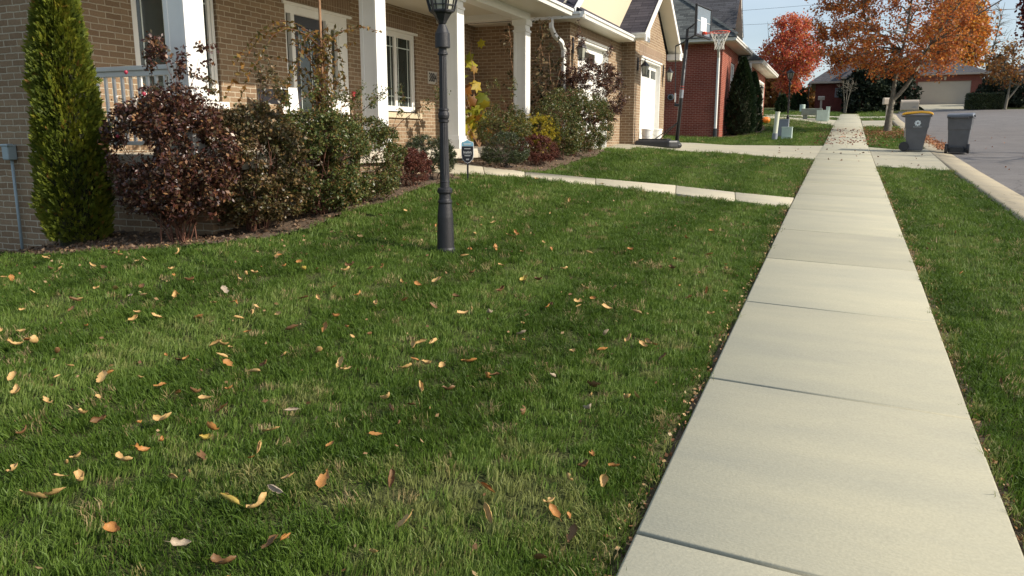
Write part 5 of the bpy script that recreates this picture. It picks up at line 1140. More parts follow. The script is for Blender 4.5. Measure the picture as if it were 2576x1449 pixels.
arborvitae((-6.70, 5.3, Hs(-6.70, 5.3) - .02), 'tall bright yellow-green arborvitae at the left corner of the house', 2.85, .285, 26000, LM['thuja'], .060)
arborvitae((-3.78, 33.2, Hs(-3.78, 33.2)), 'dark green arborvitae against the front wall of the red brick house', 2.95, .54, 9000, LM['thuja_dark'], .10)
arborvitae((-3.42, 33.75, Hs(-3.42, 33.75)), 'dark arborvitae close behind the taller one by the red brick house', 2.35, .38, 5000, LM['thuja_dark'], .10)
arborvitae((-3.76, 78.3, Hs(-3.76, 78.3)), 'small dark conical evergreen left of the dark brick house', 1.9, .62, 1800, LM['thuja_dark'], .25)
arborvitae((-4.45, 66.3, Hs(-4.45, 66.3)), 'small dark evergreen beside the red maple trunk', 1.3, .42, 1200, LM['thuja_dark'], .22)

# bed beyond the walk
G2_ = 'shrubs in the bed by the garage'
shrub('boxwood_bush', G0(-4.80, 11.28), 'round clipped boxwood at the bend of the entry walk', 'shrub', LM['box'], M['bark_dark'], (.38, .38), .52, 14, 120, 1100, 15, .018, .012, cz=.5, shellz=.65, group=G2_)
shrub('barberry_bush', G0(-4.72, 12.45), 'low dark red barberry bush right of the boxwood by the walk', 'shrub', LM['barberry'], M['twig_red'], (.36, .40), .50, 14, 90, 800, 13, .020, .012, cz=.5, shellz=.5, group=G2_)
shrub('golden_shrub', G0(-4.98, 12.95), 'feathery golden yellow thread-leaf shrub above the red barberry', 'shrub', LM['gold'], M['twig_tan'], (.52, .5), .78, 14, 80, 600, 13, .045, .012, cz=.55, shellz=.4, group=G2_, aspect=.22, droop=.35)
shrub('rose_bush', G0(-5.20, 12.2), 'green rose bush with small pale blooms in front of the porch corner', 'shrub', LM['rose_green'], M['twig_red'], (.45, .45), .98, 16, 80, 600, 11, .030, .02, cz=.55, group=G2_, tall=3)
shrub('rose_bush', G0(-4.72, 14.4), 'large spreading green rose bush in front of the first garage', 'shrub', LM['rose_green'], M['twig_red'], (.78, .95), 1.25, 20, 130, 1300, 13, .032, .02, cz=.5, group=G2_, sparse_low=.1)
shrub('rose_bush', G0(-4.66, 13.35), 'green rose bush with bronze tips between the golden shrub and the garage', 'shrub', LM['rose_green'], M['twig_red'], (.50, .55), .95, 16, 90, 800, 12, .032, .02, cz=.5, group=G2_)
shrub('rose_bush', G0(-4.75, 15.6), 'tall dark purple shrub reaching across the first garage door', 'shrub', LM['rose_purple'], M['twig_red'], (.75, .65), 1.80, 22, 130, 1000, 11, .040, .025, cz=.62, group=G2_, tall=6)

def cane(p, q, sag, k=14): return curve(p, q, sag, k, .02)
# climbing rose / clematis on a tall stake with long arching canes
o = empty('climbing_rose', G0(-5.25, 7.28), 'climbing rose on a tall wooden stake with long arching canes of yellow-green leaves', 'climbing plant'); L = np.array(ORG[o.name])
b = MB(); b.tube([L + [0, 0, 0], L + [.01, 0, 1.5], L + [.03, -.02, 3.2]], .014, 6); b.build('stake', M['twig_tan'], o)
pth = []; Cl = []; O = []
def cane_leaves(P, step, sz):
    d = np.r_[0, np.cumsum(np.linalg.norm(np.diff(P, axis=0), axis=1))]; s = np.arange(.1, d[-1], step)
    for q in s: Cl.append([np.interp(q, d, P[:, i]) for i in range(3)] + rng.normal(size=3) * .012); O.append(sz)
top = L + [.02, 0, 1.72]
for (e, sg) in (([-.55, -.75, 1.48], .34), ([-.62, -.80, 1.15], .38), ([-.15, -1.15, 1.06], .30), ([.1, -.9, .80], .34), ([-.05, 1.35, 2.02], .04), ([-.35, -.35, 1.05], .2), ([-.3, .9, 1.3], .3)):
    P = cane(top + rng.normal(size=3) * .03, L + e, sg); pth.append((P, np.linspace(.006, .002, len(P)))); cane_leaves(P, .021, .060)
for k in range(100):
    z0 = .2 + 1.35 * rng.random(); P = curve(L + [rng.normal() * .03, rng.normal() * .03, z0], L + [rng.normal() * .16, rng.normal() * .18, z0 + .25 + .3 * rng.random()], .1, 5); pth.append((P, np.linspace(.004, .0015, 5))); cane_leaves(P, .022, .050)
for (dz, yy) in ((2.75, .15), (2.55, -.1), (2.9, .2), (2.65, .5), (2.8, .75)):
    P = curve(L + [.03, 0, dz], L + [.05, yy, dz - .05], .1, 5); pth.append((P, np.linspace(.004, .0015, 5))); cane_leaves(P, .04, .05)
V, F = tubes_np(pth, 5); np_mesh('stems', V, F, M['twig_red'], o)
V, F = leaf_quads(np.array(Cl), np.array(O) * (.6 + .8 * rng.random(len(O))), aspect=.5); np_mesh('foliage', V, F, LM['vine'], o, attr=rng.random(len(O)))

# plants against the dark wall: big yellow leaves, drying vines
def lobed(Cs, size, mt_, o, droop=.4):
    pts = [(0, -.5), (.18, -.28), (.46, -.22), (.30, .02), (.42, .28), (.16, .22), (0, .55), (-.16, .22), (-.42, .28), (-.30, .02), (-.46, -.22), (-.18, -.28)]
    V = []; F = []; A = []
    for c_, s in zip(Cs, size):
        d = rng.normal(size=3) * .5 + [0, 0, -droop]; d /= np.linalg.norm(d); nrm_ = np.array([1.0, -.5, .35]) + rng.normal(size=3) * .45; sd_ = np.cross(d, nrm_); sd_ /= np.linalg.norm(sd_); nn2 = np.cross(sd_, d)
        n0 = len(V); V.append(c_ + nn2 * s * .05); a = rng.random()
        for (u_, v_) in pts: V.append(c_ + sd_ * u_ * s + d * v_ * s - nn2 * s * .18 * abs(u_))
        for k in range(12): F.append((n0, n0 + 1 + k, n0 + 1 + (k + 1) % 12)); A.append(a)
    np_mesh('foliage', np.array(V), np.array(F), mt_, o, attr=A)
o = empty('yellow_leaf_sapling', (-6.3, 13.6, -.15), 'potted-size sapling with large yellow and brown lobed leaves on the porch corner', 'sapling'); L = np.array(ORG[o.name])
pth = []; Cs = []
for (dx, dy, z1) in ((-.1, -.5, 1.1), (-.25, -.7, .7), (.1, .1, .55), (-.05, -.2, 1.9), (-.3, -.35, 1.5), (.2, -.1, .8), (0, -.9, .6)):
    P = curve(L, L + [dx, dy, z1], .05, 8); pth.append((P, np.linspace(.012, .004, 8)))
    for t in np.linspace(.35, 1, 9): Cs.append(P[int(t * 7)] + rng.normal(size=3) * [.08, .10, .06])
V, F = tubes_np(pth, 6); np_mesh('stems', V, F, M['twig_tan'], o); Cs = np.array(Cs); lobed(Cs, .16 + .14 * rng.random(len(Cs)), LM['yellow_big'], o)
def vine(loc, label, tips, nl, lm, sz, spread, root='climbing_vine'):
    L = np.array(loc); pth = []; tw = []
    for t in tips:
        P = curve(L, L + t, .05, 12, .05); pth.append((P, np.linspace(.012, .004, 12))); tw.append(P)
        for k in range(16):
            i = rng.integers(3, 12); Q = curve(P[i], P[i] + rng.normal(size=3) * [.20, .12, .16], .1, 4); pth.append((Q, np.linspace(.004, .0015, 4))); tw.append(Q)
    C = leaves_on(tw, nl, spread, .15); plant(root, loc, label, 'climbing plant', lm, M['twig_tan'], pth, C, sz * (.5 + rng.random(len(C))), aspect=.6, droop=.3)
vine((-6.15, 15.45, Hs(-6.1, 15.4)), 'tall drying vine with dark leaves on the shaded wall left of the fourth porch column', [np.array(t) for t in ([-.35, 0, 2.45], [-.1, .1, 1.9], [.05, .05, 1.75], [.1, -.1, 1.3])], 7, LM['vine_dark'], .075, .05)
vine((-5.62, 15.2, Hs(-5.6, 15.2)), 'tall drying vine with pale seed heads right of the fourth porch column', [np.array(t) for t in ([-.05, .1, 2.55], [.12, 0, 1.95], [-.1, .1, 2.1], [.35, .1, 1.7], [.1, -.1, 1.3])], 8, LM['vine_dark'], .085, .06)

# ------------------------------------------------------------------ trees
def tree(name, loc, label, cat, trunk_paths, crown_c, crown_r, n2, n3, per, size, lm, bark, r2=.03, r3=.008, spread=.08, shell=.1, cut=None, noise=1.2, group=None, size_var=.6, skip=1):
    t2 = blob(crown_c, np.array(crown_r) * .85, n2, shell); t3 = blob(crown_c, crown_r, n3, shell)
    s = noise; q = np.sin(t3[:, 0] * s + loc[0]) + np.sin(t3[:, 1] * s * 1.1 + 2) + np.sin(t3[:, 2] * s * 1.3 + 1) + rng.normal(size=len(t3)) * .3
    t3 = t3[q > -1.15]
    if cut is not None: t2 = t2[cut(t2)]; t3 = t3[cut(t3)]
    paths, tw = woody(trunk_paths, t2, t3, r2, r3, .08, skip if len(trunk_paths) > 1 else 0); C = leaves_on(tw, per, spread) if per else np.zeros((0, 3))
    return plant(name, loc, label, cat, lm, bark, paths, C, size * (1 - size_var / 2 + size_var * rng.random(len(C))), group, partname='crown', nside=6, aspect=.8)
def pth_(pts, r):
    P = np.array(pts, float); d = np.r_[0, np.cumsum(np.linalg.norm(np.diff(P, axis=0), axis=1))]; s = np.linspace(0, d[-1], 3 * len(P))
    Q = np.stack([np.interp(s, d, P[:, i]) for i in range(3)], 1); Q[1:-1] = (Q[:-2] + 2 * Q[1:-1] + Q[2:]) / 4
    return Q, np.interp(s, d, np.linspace(r[0], r[1], len(P)) if len(r) == 2 else r)
# forked orange maple on the verge
b0 = np.array([1.75, 36.1, Hs(1.75, 36.1)]); x, y, z = b0
tp = [pth_([b0 + [0, 0, -.2], b0 + [.0, 0, .15], b0 + [.05, 0, .9], b0 + [.08, 0, 1.35]], [.20, .17, .125, .12]),
      pth_([b0 + [.08, 0, 1.3], b0 + [.10, 0, 1.8], b0 + [.18, .1, 2.6], b0 + [.42, .1, 4.0], b0 + [.5, .2, 6.5]], [.105, .09, .075, .05, .02]),
      pth_([b0 + [.08, 0, 1.25], b0 + [.45, -.05, 1.62], b0 + [.85, -.1, 2.4], b0 + [1.25, -.1, 3.4], b0 + [2.2, -.2, 5.0], b0 + [3.2, -.3, 6.5]], [.095, .085, .075, .06, .035, .015]),
      pth_([b0 + [1.25, -.1, 3.4], b0 + [2.3, -.4, 4.1], b0 + [3.7, -.6, 5.0], b0 + [4.6, -.7, 5.7]], [.045, .035, .022, .008]),
      pth_([b0 + [.25, .1, 3.0], b0 + [-.5, .3, 3.9], b0 + [-1.5, .2, 4.7], b0 + [-2.4, 0, 5.4]], [.04, .03, .02, .008]),
      pth_([b0 + [1.6, -.1, 4.0], b0 + [2.9, 0, 4.6], b0 + [4.2, .2, 4.6]], [.03, .02, .008])]
cc = b0 + [.35, 0, 5.0]
def cutm(P):
    lo = z + 1.9 + np.abs(P[:, 0] - x - .3) * .22 + .3 * np.sin(P[:, 0] * 3); right = (P[:, 0] > x + 2.6) & (rng.random(len(P)) < .80)
    return (P[:, 2] > lo) & ~right
tree('maple_tree', tuple(b0), 'orange maple with a forked grey trunk on the verge behind the bins', 'tree', tp, cc, (4.1, 3.0, 3.7), 170, 3000, 12, .100, LM['maple_orange'], M['bark'], .028, .007, .09, .1, cutm, 1.6)
# red maple on the far lawn
b0 = np.array([-5.0, 70.2, Hs(-5, 70.2)])
tp = [pth_([b0 + [0, 0, -.2], b0 + [.1, 0, 2.0], b0 + [.4, 0, 4.5], b0 + [.6, 0, 7.3]], [.13, .11, .07, .015])]
tree('maple_tree', tuple(b0), 'bright red maple with a slim pale trunk beyond the red brick house', 'tree', tp + [pth_([b0 + [.2, 0, 2.6], b0 + [.2 + dx, dy, 5.2], b0 + [.3 + 1.3 * dx, dy * 1.3, 7.3]], [.05, .03, .008]) for dx, dy in ((-1.2, 0), (1.3, .4), (.6, -1), (-.4, .9))],
     b0 + [.75, 0, 4.65], (2.75, 2.3, 3.3), 110, 1900, 9, .17, LM['maple_red'], M['bark'], .025, .008, .16, .15, None, 1.5)
# orange tree behind the cream garage
b0 = np.array([11.0, 100.0, 3.6])
tree('orange_tree', tuple(b0), 'tall golden orange tree rising behind the cream garage door house', 'tree', [pth_([b0, b0 + [0, 0, 6], b0 + [.5, 0, 14]], [.3, .2, .04]), pth_([b0 + [0, 0, 4], b0 + [2, 0, 9], b0 + [2.4, 0, 12]], [.14, .08, .02]), pth_([b0 + [0, 0, 4], b0 + [-2, 0, 9], b0 + [-3, 0, 12]], [.14, .08, .02])],
     b0 + [0.0, 0, 6.6], (3.1, 3.0, 5.8), 100, 1400, 10, .32, LM['orange_far'], M['bark'], .05, .015, .35, .3, None, .9)
# dark red tree at the right edge
b0 = np.array([18.2, 92.0, 3.6])
tree('burgundy_tree', tuple(b0), 'dark burgundy tree at the upper right edge', 'tree', [pth_([b0, b0 + [0, 0, 6], b0 + [.5, 0, 12]], [.3, .2, .04]), pth_([b0 + [0, 0, 4], b0 + [-2, 0, 9], b0 + [-3, 0, 12]], [.14, .08, .02])],
     b0 + [.4, 0, 9.0], (3.6, 3.4, 5.0), 90, 1500, 10, .34, LM['burgundy'], M['bark_dark'], .05, .015, .3, .3, None, 1)
# small half-bare tree at the right edge of the road bend
b0 = np.array([11.4, 70.6, Hs(11.4, 70.6)])
tree('small_tree', tuple(b0), 'small half-bare forked tree with rust leaves beside the clipped hedge', 'tree', [pth_([b0, b0 + [.1, 0, 1.1]], [.12, .10]), pth_([b0 + [.1, 0, 1.0], b0 + [.2, 0, 3], b0 + [.1, 0, 4.5]], [.08, .05, .02]), pth_([b0 + [.1, 0, .7], b0 + [.8, 0, 1.8], b0 + [1.6, 0, 3.4]], [.07, .05, .02])],
     b0 + [.2, 0, 3.3], (2.3, 1.8, 1.9), 70, 650, 3, .20, LM['rust'], M['bark'], .02, .008, .14, .1, None, 2)
# bare crape-like small tree at the sidewalk end
b0 = np.array([.15, 71.8, Hs(.15, 71.8)])
tree('bare_tree', tuple(b0), 'small bare pale-stemmed tree at the end of the sidewalk', 'tree', [pth_([b0 + [dx, 0, 0], b0 + [dx * 2, 0, 1.0], b0 + [dx * 6, dx * 3, 2.6]], [.045, .04, .02]) for dx in (-.05, .02, .08)] ,
     b0 + [.1, 0, 2.2], (1.0, .9, .75), 26, 90, 0, .1, LM['rust'], M['bark'], .022, .012, .1, .1, None, 2)
for k, (bx, by, hh, lab) in enumerate([(-.6, 112, 12.5, 'bare grey tree standing behind the dark brick house roof'), (14.5, 118, 15.5, 'tall bare tree in the gap between the two right-hand houses'), (17.0, 121, 14, 'bare tree just left of the burgundy tree'), (12.8, 116, 11, 'lower bare tree behind the cream garage roof corner')]):
    b0 = np.array([bx, by, 3.5])
    tree('bare_tree', tuple(b0), lab, 'tree', [pth_([b0, b0 + [0, 0, hh * .4]], [.22, .16]), pth_([b0 + [0, 0, hh * .38], b0 + [-.8, 0, hh * .7], b0 + [-1.3, 0, hh]], [.12, .07, .02]), pth_([b0 + [0, 0, hh * .38], b0 + [.7, 0, hh * .7], b0 + [1.2, 0, hh * .98]], [.12, .07, .02])],
         b0 + [0, 0, hh * .72], (2.6, 2, hh * .28), 40, 260, 0, .1, LM['rust'], M['bark'], .05, .022, .1, .1, None, 1)
# dark evergreens between the far houses
def conifer_mass(loc, rad, hgt, n, label, lm, sz, name='evergreen_tree', shape='cone'):
    o = empty(name, loc, label, 'evergreen'); x, y, z = loc
    t = rng.random(n); a = rng.random(n) * 2 * np.pi
    pr = (np.interp(t, [0, .1, .3, .7, 1], [.8, 1, .95, .6, .05]) if shape == 'cone' else np.interp(t, [0, .15, .5, .85, 1], [.85, 1, .98, .7, .25]))
    r = rad * pr * (.5 + .55 * rng.random(n) ** .5) * (1 + .16 * np.sin(3 * a + 9 * t) + .12 * np.sin(5 * a - 7 * t))
    C = np.stack([x + r * np.cos(a), y + r * np.sin(a), z + hgt * t], 1); out = np.stack([np.cos(a), np.sin(a), -.2 + 0 * a], 1)
    V, F = leaf_quads(C, sz * (.6 + .8 * rng.random(n)), out=out, out_w=.5, aspect=.45); np_mesh('foliage', V, F, lm, o, attr=rng.random(n))
    V, F = tubes_np([(np.array([[x, y, z - .2], [x, y, z + hgt * .9]]), np.array([.2, .04]))], 7); np_mesh('trunk', V, F, M['bark_dark'], o); return o
conifer_mass((1.85, 75.2, 2.3), 1.9, 4.0, 5000, 'broad dark evergreen in front of the dark brick house', LM['spruce'], .36, shape='dome')
conifer_mass((3.9, 76.6, 2.4), 1.8, 4.4, 4500, 'dark evergreen right of the bare pale tree', LM['spruce'], .36, shape='dome')
conifer_mass((14.0, 92.5, 3.2), 1.9, 5.0, 2600, 'brownish evergreen between the two right-hand houses', LM['vine_dark'], .34)
conifer_mass((11.9, 76.6, 2.5), 1.7, 2.6, 2600, 'dark evergreen shrub mass behind the clipped hedge', LM['spruce'], .3, 'evergreen_shrub', 'dome')
conifer_mass((14.3, 75.5, 2.5), 2.2, 2.2, 2600, 'dark evergreen shrub at the right edge behind the small tree', LM['spruce'], .3, 'evergreen_shrub', 'dome')
conifer_mass((13.2, 78.5, 2.7), 1.3, 2.3, 1500, 'burgundy shrub behind the clipped hedge', LM['burgundy'], .22, 'shrub', 'dome')
conifer_mass((4.9, 79.6, 2.8), .62, 1.5, 900, 'round burgundy shrub beside the cream entry wall', LM['burgundy'], .16, 'shrub', 'dome')
conifer_mass((4.45, 78.6, 2.7), .8, .7, 700, 'low rust-coloured mounded shrub behind the orange maple trunk', LM['barberry'], .16, 'shrub', 'dome')
# clipped hedge
o = empty('hedge', (10.05, 71.2, Hs(10, 71.2)), 'clipped rectangular green hedge beside the far driveway', 'hedge'); L = np.array(ORG[o.name])
n = 6000; u_ = rng.random((n, 3)); f = rng.integers(0, 3, n); u_[f == 0, 1] = 0; u_[f == 1, 2] = 1; u_[f == 2, 0] = np.round(u_[f == 2, 0])
C = L + (u_ - [.5, .5, 0]) * [2.4, 1.2, 1.15] + rng.normal(size=(n, 3)) * .03; V, F = leaf_quads(C, .10 * (.6 + .8 * rng.random(n))); np_mesh('foliage', V, F, LM['box'], o, attr=rng.random(n))
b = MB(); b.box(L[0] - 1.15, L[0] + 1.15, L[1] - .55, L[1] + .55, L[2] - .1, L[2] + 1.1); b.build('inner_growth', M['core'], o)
# orange-brown wood in the far background
n = 26000; X_ = -34 + 32 * rng.random(n); hN = 5.2 + 1.8 * np.sin(X_ * .55) + 1.0 * np.sin(X_ * 1.7 + 1); Z_ = 3 + rng.random(n) ** .9 * np.maximum(2, hN); Y_ = 112 + rng.random(n) * 10
V, F = leaf_quads(np.stack([X_, Y_, Z_], 1), .55 * (.5 + rng.random(n)), aspect=.8); ow_ = np_mesh('background_wood', V, F, LM['rust'], None, attr=rng.random(n)); tag(ow_, 'orange brown wood far behind the houses', 'wood', kind='stuff')
n = 14000; X_ = -2 + 60 * rng.random(n); Z_ = 3 + rng.random(n) ** .9 * (4.2 + 1.5 * np.sin(X_ * .4) + .8 * np.sin(X_ * 1.9)); Y_ = 130 + rng.random(n) * 10
V, F = leaf_quads(np.stack([X_, Y_, Z_], 1), .7 * (.5 + rng.random(n)), aspect=.8); ow_ = np_mesh('background_thicket', V, F, LM['vine_dark'], None, attr=rng.random(n)); tag(ow_, 'grey brown thicket far behind the right-hand houses', 'wood', kind='stuff')
# street tree across the road whose thin branches shade the driveway
b0 = np.array([14.5, 23.5, Hs(2, 23.5)])
tree('bare_tree', tuple(b0), 'bare street tree on the far side of the road', 'tree', [pth_([b0, b0 + [0, 0, 3]], [.16, .13]), pth_([b0 + [0, 0, 2.8], b0 + [-.8, -.6, 6], b0 + [-1.0, -1, 9]], [.09, .06, .02]), pth_([b0 + [0, 0, 2.8], b0 + [.6, 1.0, 6], b0 + [.8, 1.8, 9]], [.09, .06, .02])],
     b0 + [0, 0, 6.9], (2.2, 3.0, 2.6), 30, 120, 1, .12, LM['rust'], M['bark'], .035, .015, .1, .1, None, 1)
# ================================================================== GRASS (instanced tufts, geometry nodes)
def lawn_mask(x, y):
    L = swl(y); Rr = swr(y)
    left = (x < L - .015) & (x > -9.6)
    right = (x > Rr + .02) & (x < gl(y) - .03)
    m = left | right
    for P in (WALK, DRIVE, APRON, BED, BED2, BED3, RDRIVE): m &= ~inpoly(x, y, P)
    m &= ~((x > .7) & (y > 41.8) & (y < 50.8)) & ~((y > 55.8) & (y < 59.8))
    m &= ~((x < -5.2) & (y > 5.75) & (y < 24)) & ~((x < XF + .0) & (y > 5.8) & (y < 24)) & ~((x < -4.35) & (y > 31.5) & (y < 45)) & ~((x < -4.9) & (y > 16) & (y < 24))
    m &= ~((x < -5.0) & (x > -5.6) & (y > 9.5) & (y < 11.5))
    return m
def tuft_mesh(name, nb, rad, hgt, wid, lean):
    V = []; F3 = []
    for b_ in range(nb):
        a = random.random() * 6.283; r = rad * math.sqrt(random.random()); px, py = r * math.cos(a), r * math.sin(a)
        h = hgt * (.55 + .6 * random.random()); w_ = wid * (.7 + .6 * random.random()); th = random.random() * 6.283
        dl = lean * (.2 + 1.1 * random.random()); la = a + random.gauss(0, 1.1); lx, ly = dl * math.cos(la), dl * math.sin(la)
        sx, sy = math.cos(th) * w_ / 2, math.sin(th) * w_ / 2
        n = len(V)
        V += [(px - sx, py - sy, -.01), (px + sx, py + sy, -.01), (px + lx * .35 * h + sx * .9, py + ly * .35 * h + sy * .9, h * .55), (px + lx * .35 * h - sx * .9, py + ly * .35 * h - sy * .9, h * .55),
              (px + lx * h + sx * .25, py + ly * h + sy * .25, h * (1 - .3 * dl)), (px + lx * h - sx * .25, py + ly * h - sy * .25, h * (1 - .3 * dl))]
        F3 += [(n, n + 1, n + 2, n + 3), (n + 3, n + 2, n + 4, n + 5)]
    me = bpy.data.meshes.new(name); me.from_pydata(V, [], F3); me.update(); return me
GRASS = leaf_mat('grass_blade', [(0, (.056, .100, .012)), (.25, (.082, .145, .018)), (.5, (.118, .190, .028)), (.72, (.165, .235, .050)), (.86, (.22, .24, .075)), (.94, (.34, .27, .12)), (1, (.42, .32, .17))], .55, .4, .35, instancer=True)
def scatter(name, pts, rot, scl, v, srcs, matl, label, cat=None, kind='stuff'):
    col = bpy.data.collections.new(name + '_sources')
    for i, me in enumerate(srcs):
        me.materials.append(matl); so_ = bpy.data.objects.new(f'{name}_source', me); col.objects.link(so_)
    me = bpy.data.meshes.new(name); me.vertices.add(len(pts)); me.vertices.foreach_set('co', np.asarray(pts, np.float32).ravel())
    for nm, ty, dat in (('rot', 'FLOAT_VECTOR', rot), ('scl', 'FLOAT_VECTOR', scl), ('v', 'FLOAT', v)):
        a = me.attributes.new(nm, ty, 'POINT'); a.data.foreach_set('vector' if ty != 'FLOAT' else 'value', np.asarray(dat, np.float32).ravel())
    me.update(); o = bpy.data.objects.new(name, me); COL.objects.link(o); o['kind'] = kind; o['label'] = label
    if cat: o['category'] = cat
    ng = bpy.data.node_groups.new(name + '_nodes', 'GeometryNodeTree')
    ng.interface.new_socket('Geometry', in_out='INPUT', socket_type='NodeSocketGeometry'); ng.interface.new_socket('Geometry', in_out='OUTPUT', socket_type='NodeSocketGeometry')
    N = ng.nodes; i_ = N.new('NodeGroupInput'); o_ = N.new('NodeGroupOutput'); ip = N.new('GeometryNodeInstanceOnPoints'); ci = N.new('GeometryNodeCollectionInfo')
    ci.inputs['Collection'].default_value = col; ci.inputs['Separate Children'].default_value = True; ci.inputs['Reset Children'].default_value = True
    ip.inputs['Pick Instance'].default_value = True
    def att(nm, ty): a = N.new('GeometryNodeInputNamedAttribute'); a.data_type = ty; a.inputs['Name'].default_value = nm; return a.outputs['Attribute']
    ng.links.new(i_.outputs[0], ip.inputs['Points']); ng.links.new(ci.outputs[0], ip.inputs['Instance'])
    e2r = N.new('FunctionNodeEulerToRotation'); ng.links.new(att('rot', 'FLOAT_VECTOR'), e2r.inputs[0]); ng.links.new(e2r.outputs[0], ip.inputs['Rotation']); ng.links.new(att('scl', 'FLOAT_VECTOR'), ip.inputs['Scale'])
    ri = N.new('FunctionNodeRandomValue'); ri.data_type = 'INT'; 
    for s_ in ri.inputs:
        if s_.name == 'Max' and s_.type == 'INT': s_.default_value = len(srcs) - 1
        if s_.name == 'Min' and s_.type == 'INT': s_.default_value = 0
    ng.links.new([q for q in ri.outputs if q.type == 'INT'][0], ip.inputs['Instance Index'])
    ng.links.new(ip.outputs[0], o_.inputs[0]); md = o.modifiers.new('scatter', 'NODES'); md.node_group = ng
    return o
# candidates with density falling with distance, limited to what the photograph (plus a margin) can see
def visible(x, y, z, mrg=.12):
    p = R(PITCH); yw = R(YAW); F0 = -math.sin(yw) * x + math.cos(yw) * y; rr = math.cos(yw) * x + math.sin(yw) * y
    fw = F0 * math.cos(p) - z * math.sin(p); upv = F0 * math.sin(p) + z * math.cos(p)
    u_ = rr / np.maximum(fw, .05); v_ = upv / np.maximum(fw, .05)
    return (fw > .3) & (np.abs(u_) < 1288 / 1960 + mrg) & (v_ > -724.5 / 1960 - mrg * 1.3)
def cand(n, x0, x1, y0, y1): return x0 + (x1 - x0) * rng.random(n), y0 + (y1 - y0) * rng.random(n)
def dens(d): return np.interp(d, [0, 3, 6, 10, 16, 26, 45, 70], [520, 500, 320, 170, 85, 34, 11, 4])
PX = []; PY = []
for (x0, x1, y0, y1, dm) in ((-9.6, 2.5, .3, 6, 520), (-9.6, 2.5, 6, 12, 320), (-8, 3, 12, 30, 140), (-12, 4, 30, 74, 28)):
    n = int((x1 - x0) * (y1 - y0) * dm); x, y = cand(n, x0, x1, y0, y1); d = np.hypot(x, y); k = rng.random(n) < dens(d) / dm
    x, y = x[k], y[k]; k = lawn_mask(x, y) & visible(x, y, -1.0); PX.append(x[k]); PY.append(y[k])
PX = np.concatenate(PX); PY = np.concatenate(PY); PZ = H(PX, PY) + lump(PX, PY) * .5 - .012; PZ = np.where((PX > -9) & (PX < 2.2) & (PY < 26), PZ, H(PX, PY) - .012)
D_ = np.hypot(PX, PY); n = len(PX)
edge = np.minimum(np.abs(PX - swl(PY)), np.abs(PX - swr(PY)))
def vnoise(x, y, s, seed):
    r_ = np.random.default_rng(seed); G_ = r_.random((64, 64)); u_ = (x * s) % 64; v_ = (y * s) % 64; i = u_.astype(int); j = v_.astype(int); fu = u_ - i; fv = v_ - j; fu = fu * fu * (3 - 2 * fu); fv = fv * fv * (3 - 2 * fv); i2 = (i + 1) % 64; j2 = (j + 1) % 64
    return (G_[i, j] * (1 - fu) + G_[i2, j] * fu) * (1 - fv) + (G_[i, j2] * (1 - fu) + G_[i2, j2] * fu) * fv
patch = vnoise(PX, PY, .9, 1) * .5 + vnoise(PX, PY, 2.6, 2) * .3 + vnoise(PX, PY, 7, 3) * .2
# mowing stripes: blades laid alternately away from and towards the street end
sa = R(90); sc_ = (PX * math.sin(sa) - PY * math.cos(sa)) + .12 * np.sin(PY * 1.1)
stripe = np.tanh(2.5 * np.sin(2 * np.pi * (PX + .10 * np.sin(PY * .9)) / 1.18 + 1.0)) * np.where(PY < 11.6, 1, 1)
lean_dir = np.array([math.cos(sa), math.sin(sa)])
v = .37 + (patch - .5) * .6 + .16 * stripe + rng.normal(size=n) * .12  # stripe term paints the light and dark of leaning blades into their colour
spots = [(-1.38, 2.45, .30), (-1.62, 2.28, .22), (-1.05, 2.5, .2), (-2.0, 2.2, .2), (-.75, 2.4, .16), (-.95, 2.65, .2)]
spot = sum(np.exp(-((PX - a_) ** 2 + (PY - b_) ** 2 * 1.6) / (c_ * c_)) for a_, b_, c_ in spots) * (.4 + 1.0 * vnoise(PX, PY, 9, 31))
dry = (spot > .42) | (vnoise(PX, PY, 3.4, 9) > .80) & (vnoise(PX, PY, 1.1, 12) > .55) & (PX > -3.5) & (PY < 5)
v = np.where(dry & (rng.random(n) < .6), .88 + .12 * rng.random(n), v); v = np.where((edge < .07) & (rng.random(n) < .55), .86 + .14 * rng.random(n), v)
v = np.where(rng.random(n) < .035, .9 + .1 * rng.random(n), np.clip(v, 0, .84))
s_h = (.85 + .35 * patch) * (1 + .10 * rng.normal(size=n)) * np.interp(D_, [0, 8, 20, 60], [1, 1, 1.05, 1.3]); s_w = np.interp(D_, [0, 5, 10, 20, 40, 70], [1, 1.1, 1.5, 2.1, 3.6, 5.5]) * (.9 + .2 * rng.random(n))
keepe = ~((edge < .03 + .07 * vnoise(PX, PY, 3, 21)) & (rng.random(n) < .75)) & ~((spot > .7) & (rng.random(n) < .5)); lean = .34 * stripe
rot = np.stack([-lean * lean_dir[1] + rng.normal(size=n) * .16, lean * lean_dir[0] + rng.normal(size=n) * .16, rng.random(n) * 6.283], 1)
# tilt must happen after spin: build euler from (tilt) * (spin)
spin = rot[:, 2]; rx = rot[:, 0] * np.cos(spin) + rot[:, 1] * np.sin(spin); ry = -rot[:, 0] * np.sin(spin) + rot[:, 1] * np.cos(spin)
rot = np.stack([rx, ry, spin], 1)
k = keepe
srcs = [tuft_mesh('grass_tuft', 38, .055, .038, .0036, .5) for _ in range(9)] + [tuft_mesh('grass_tuft', 30, .055, .050, .0040, .9) for _ in range(3)]
scatter('lawn_grass', np.stack([PX, PY, PZ], 1)[k], rot[k], np.stack([s_w, s_w, s_h], 1)[k], v[k], srcs, GRASS, 'short striped green lawn grass')
print('grass tufts', int(k.sum()))

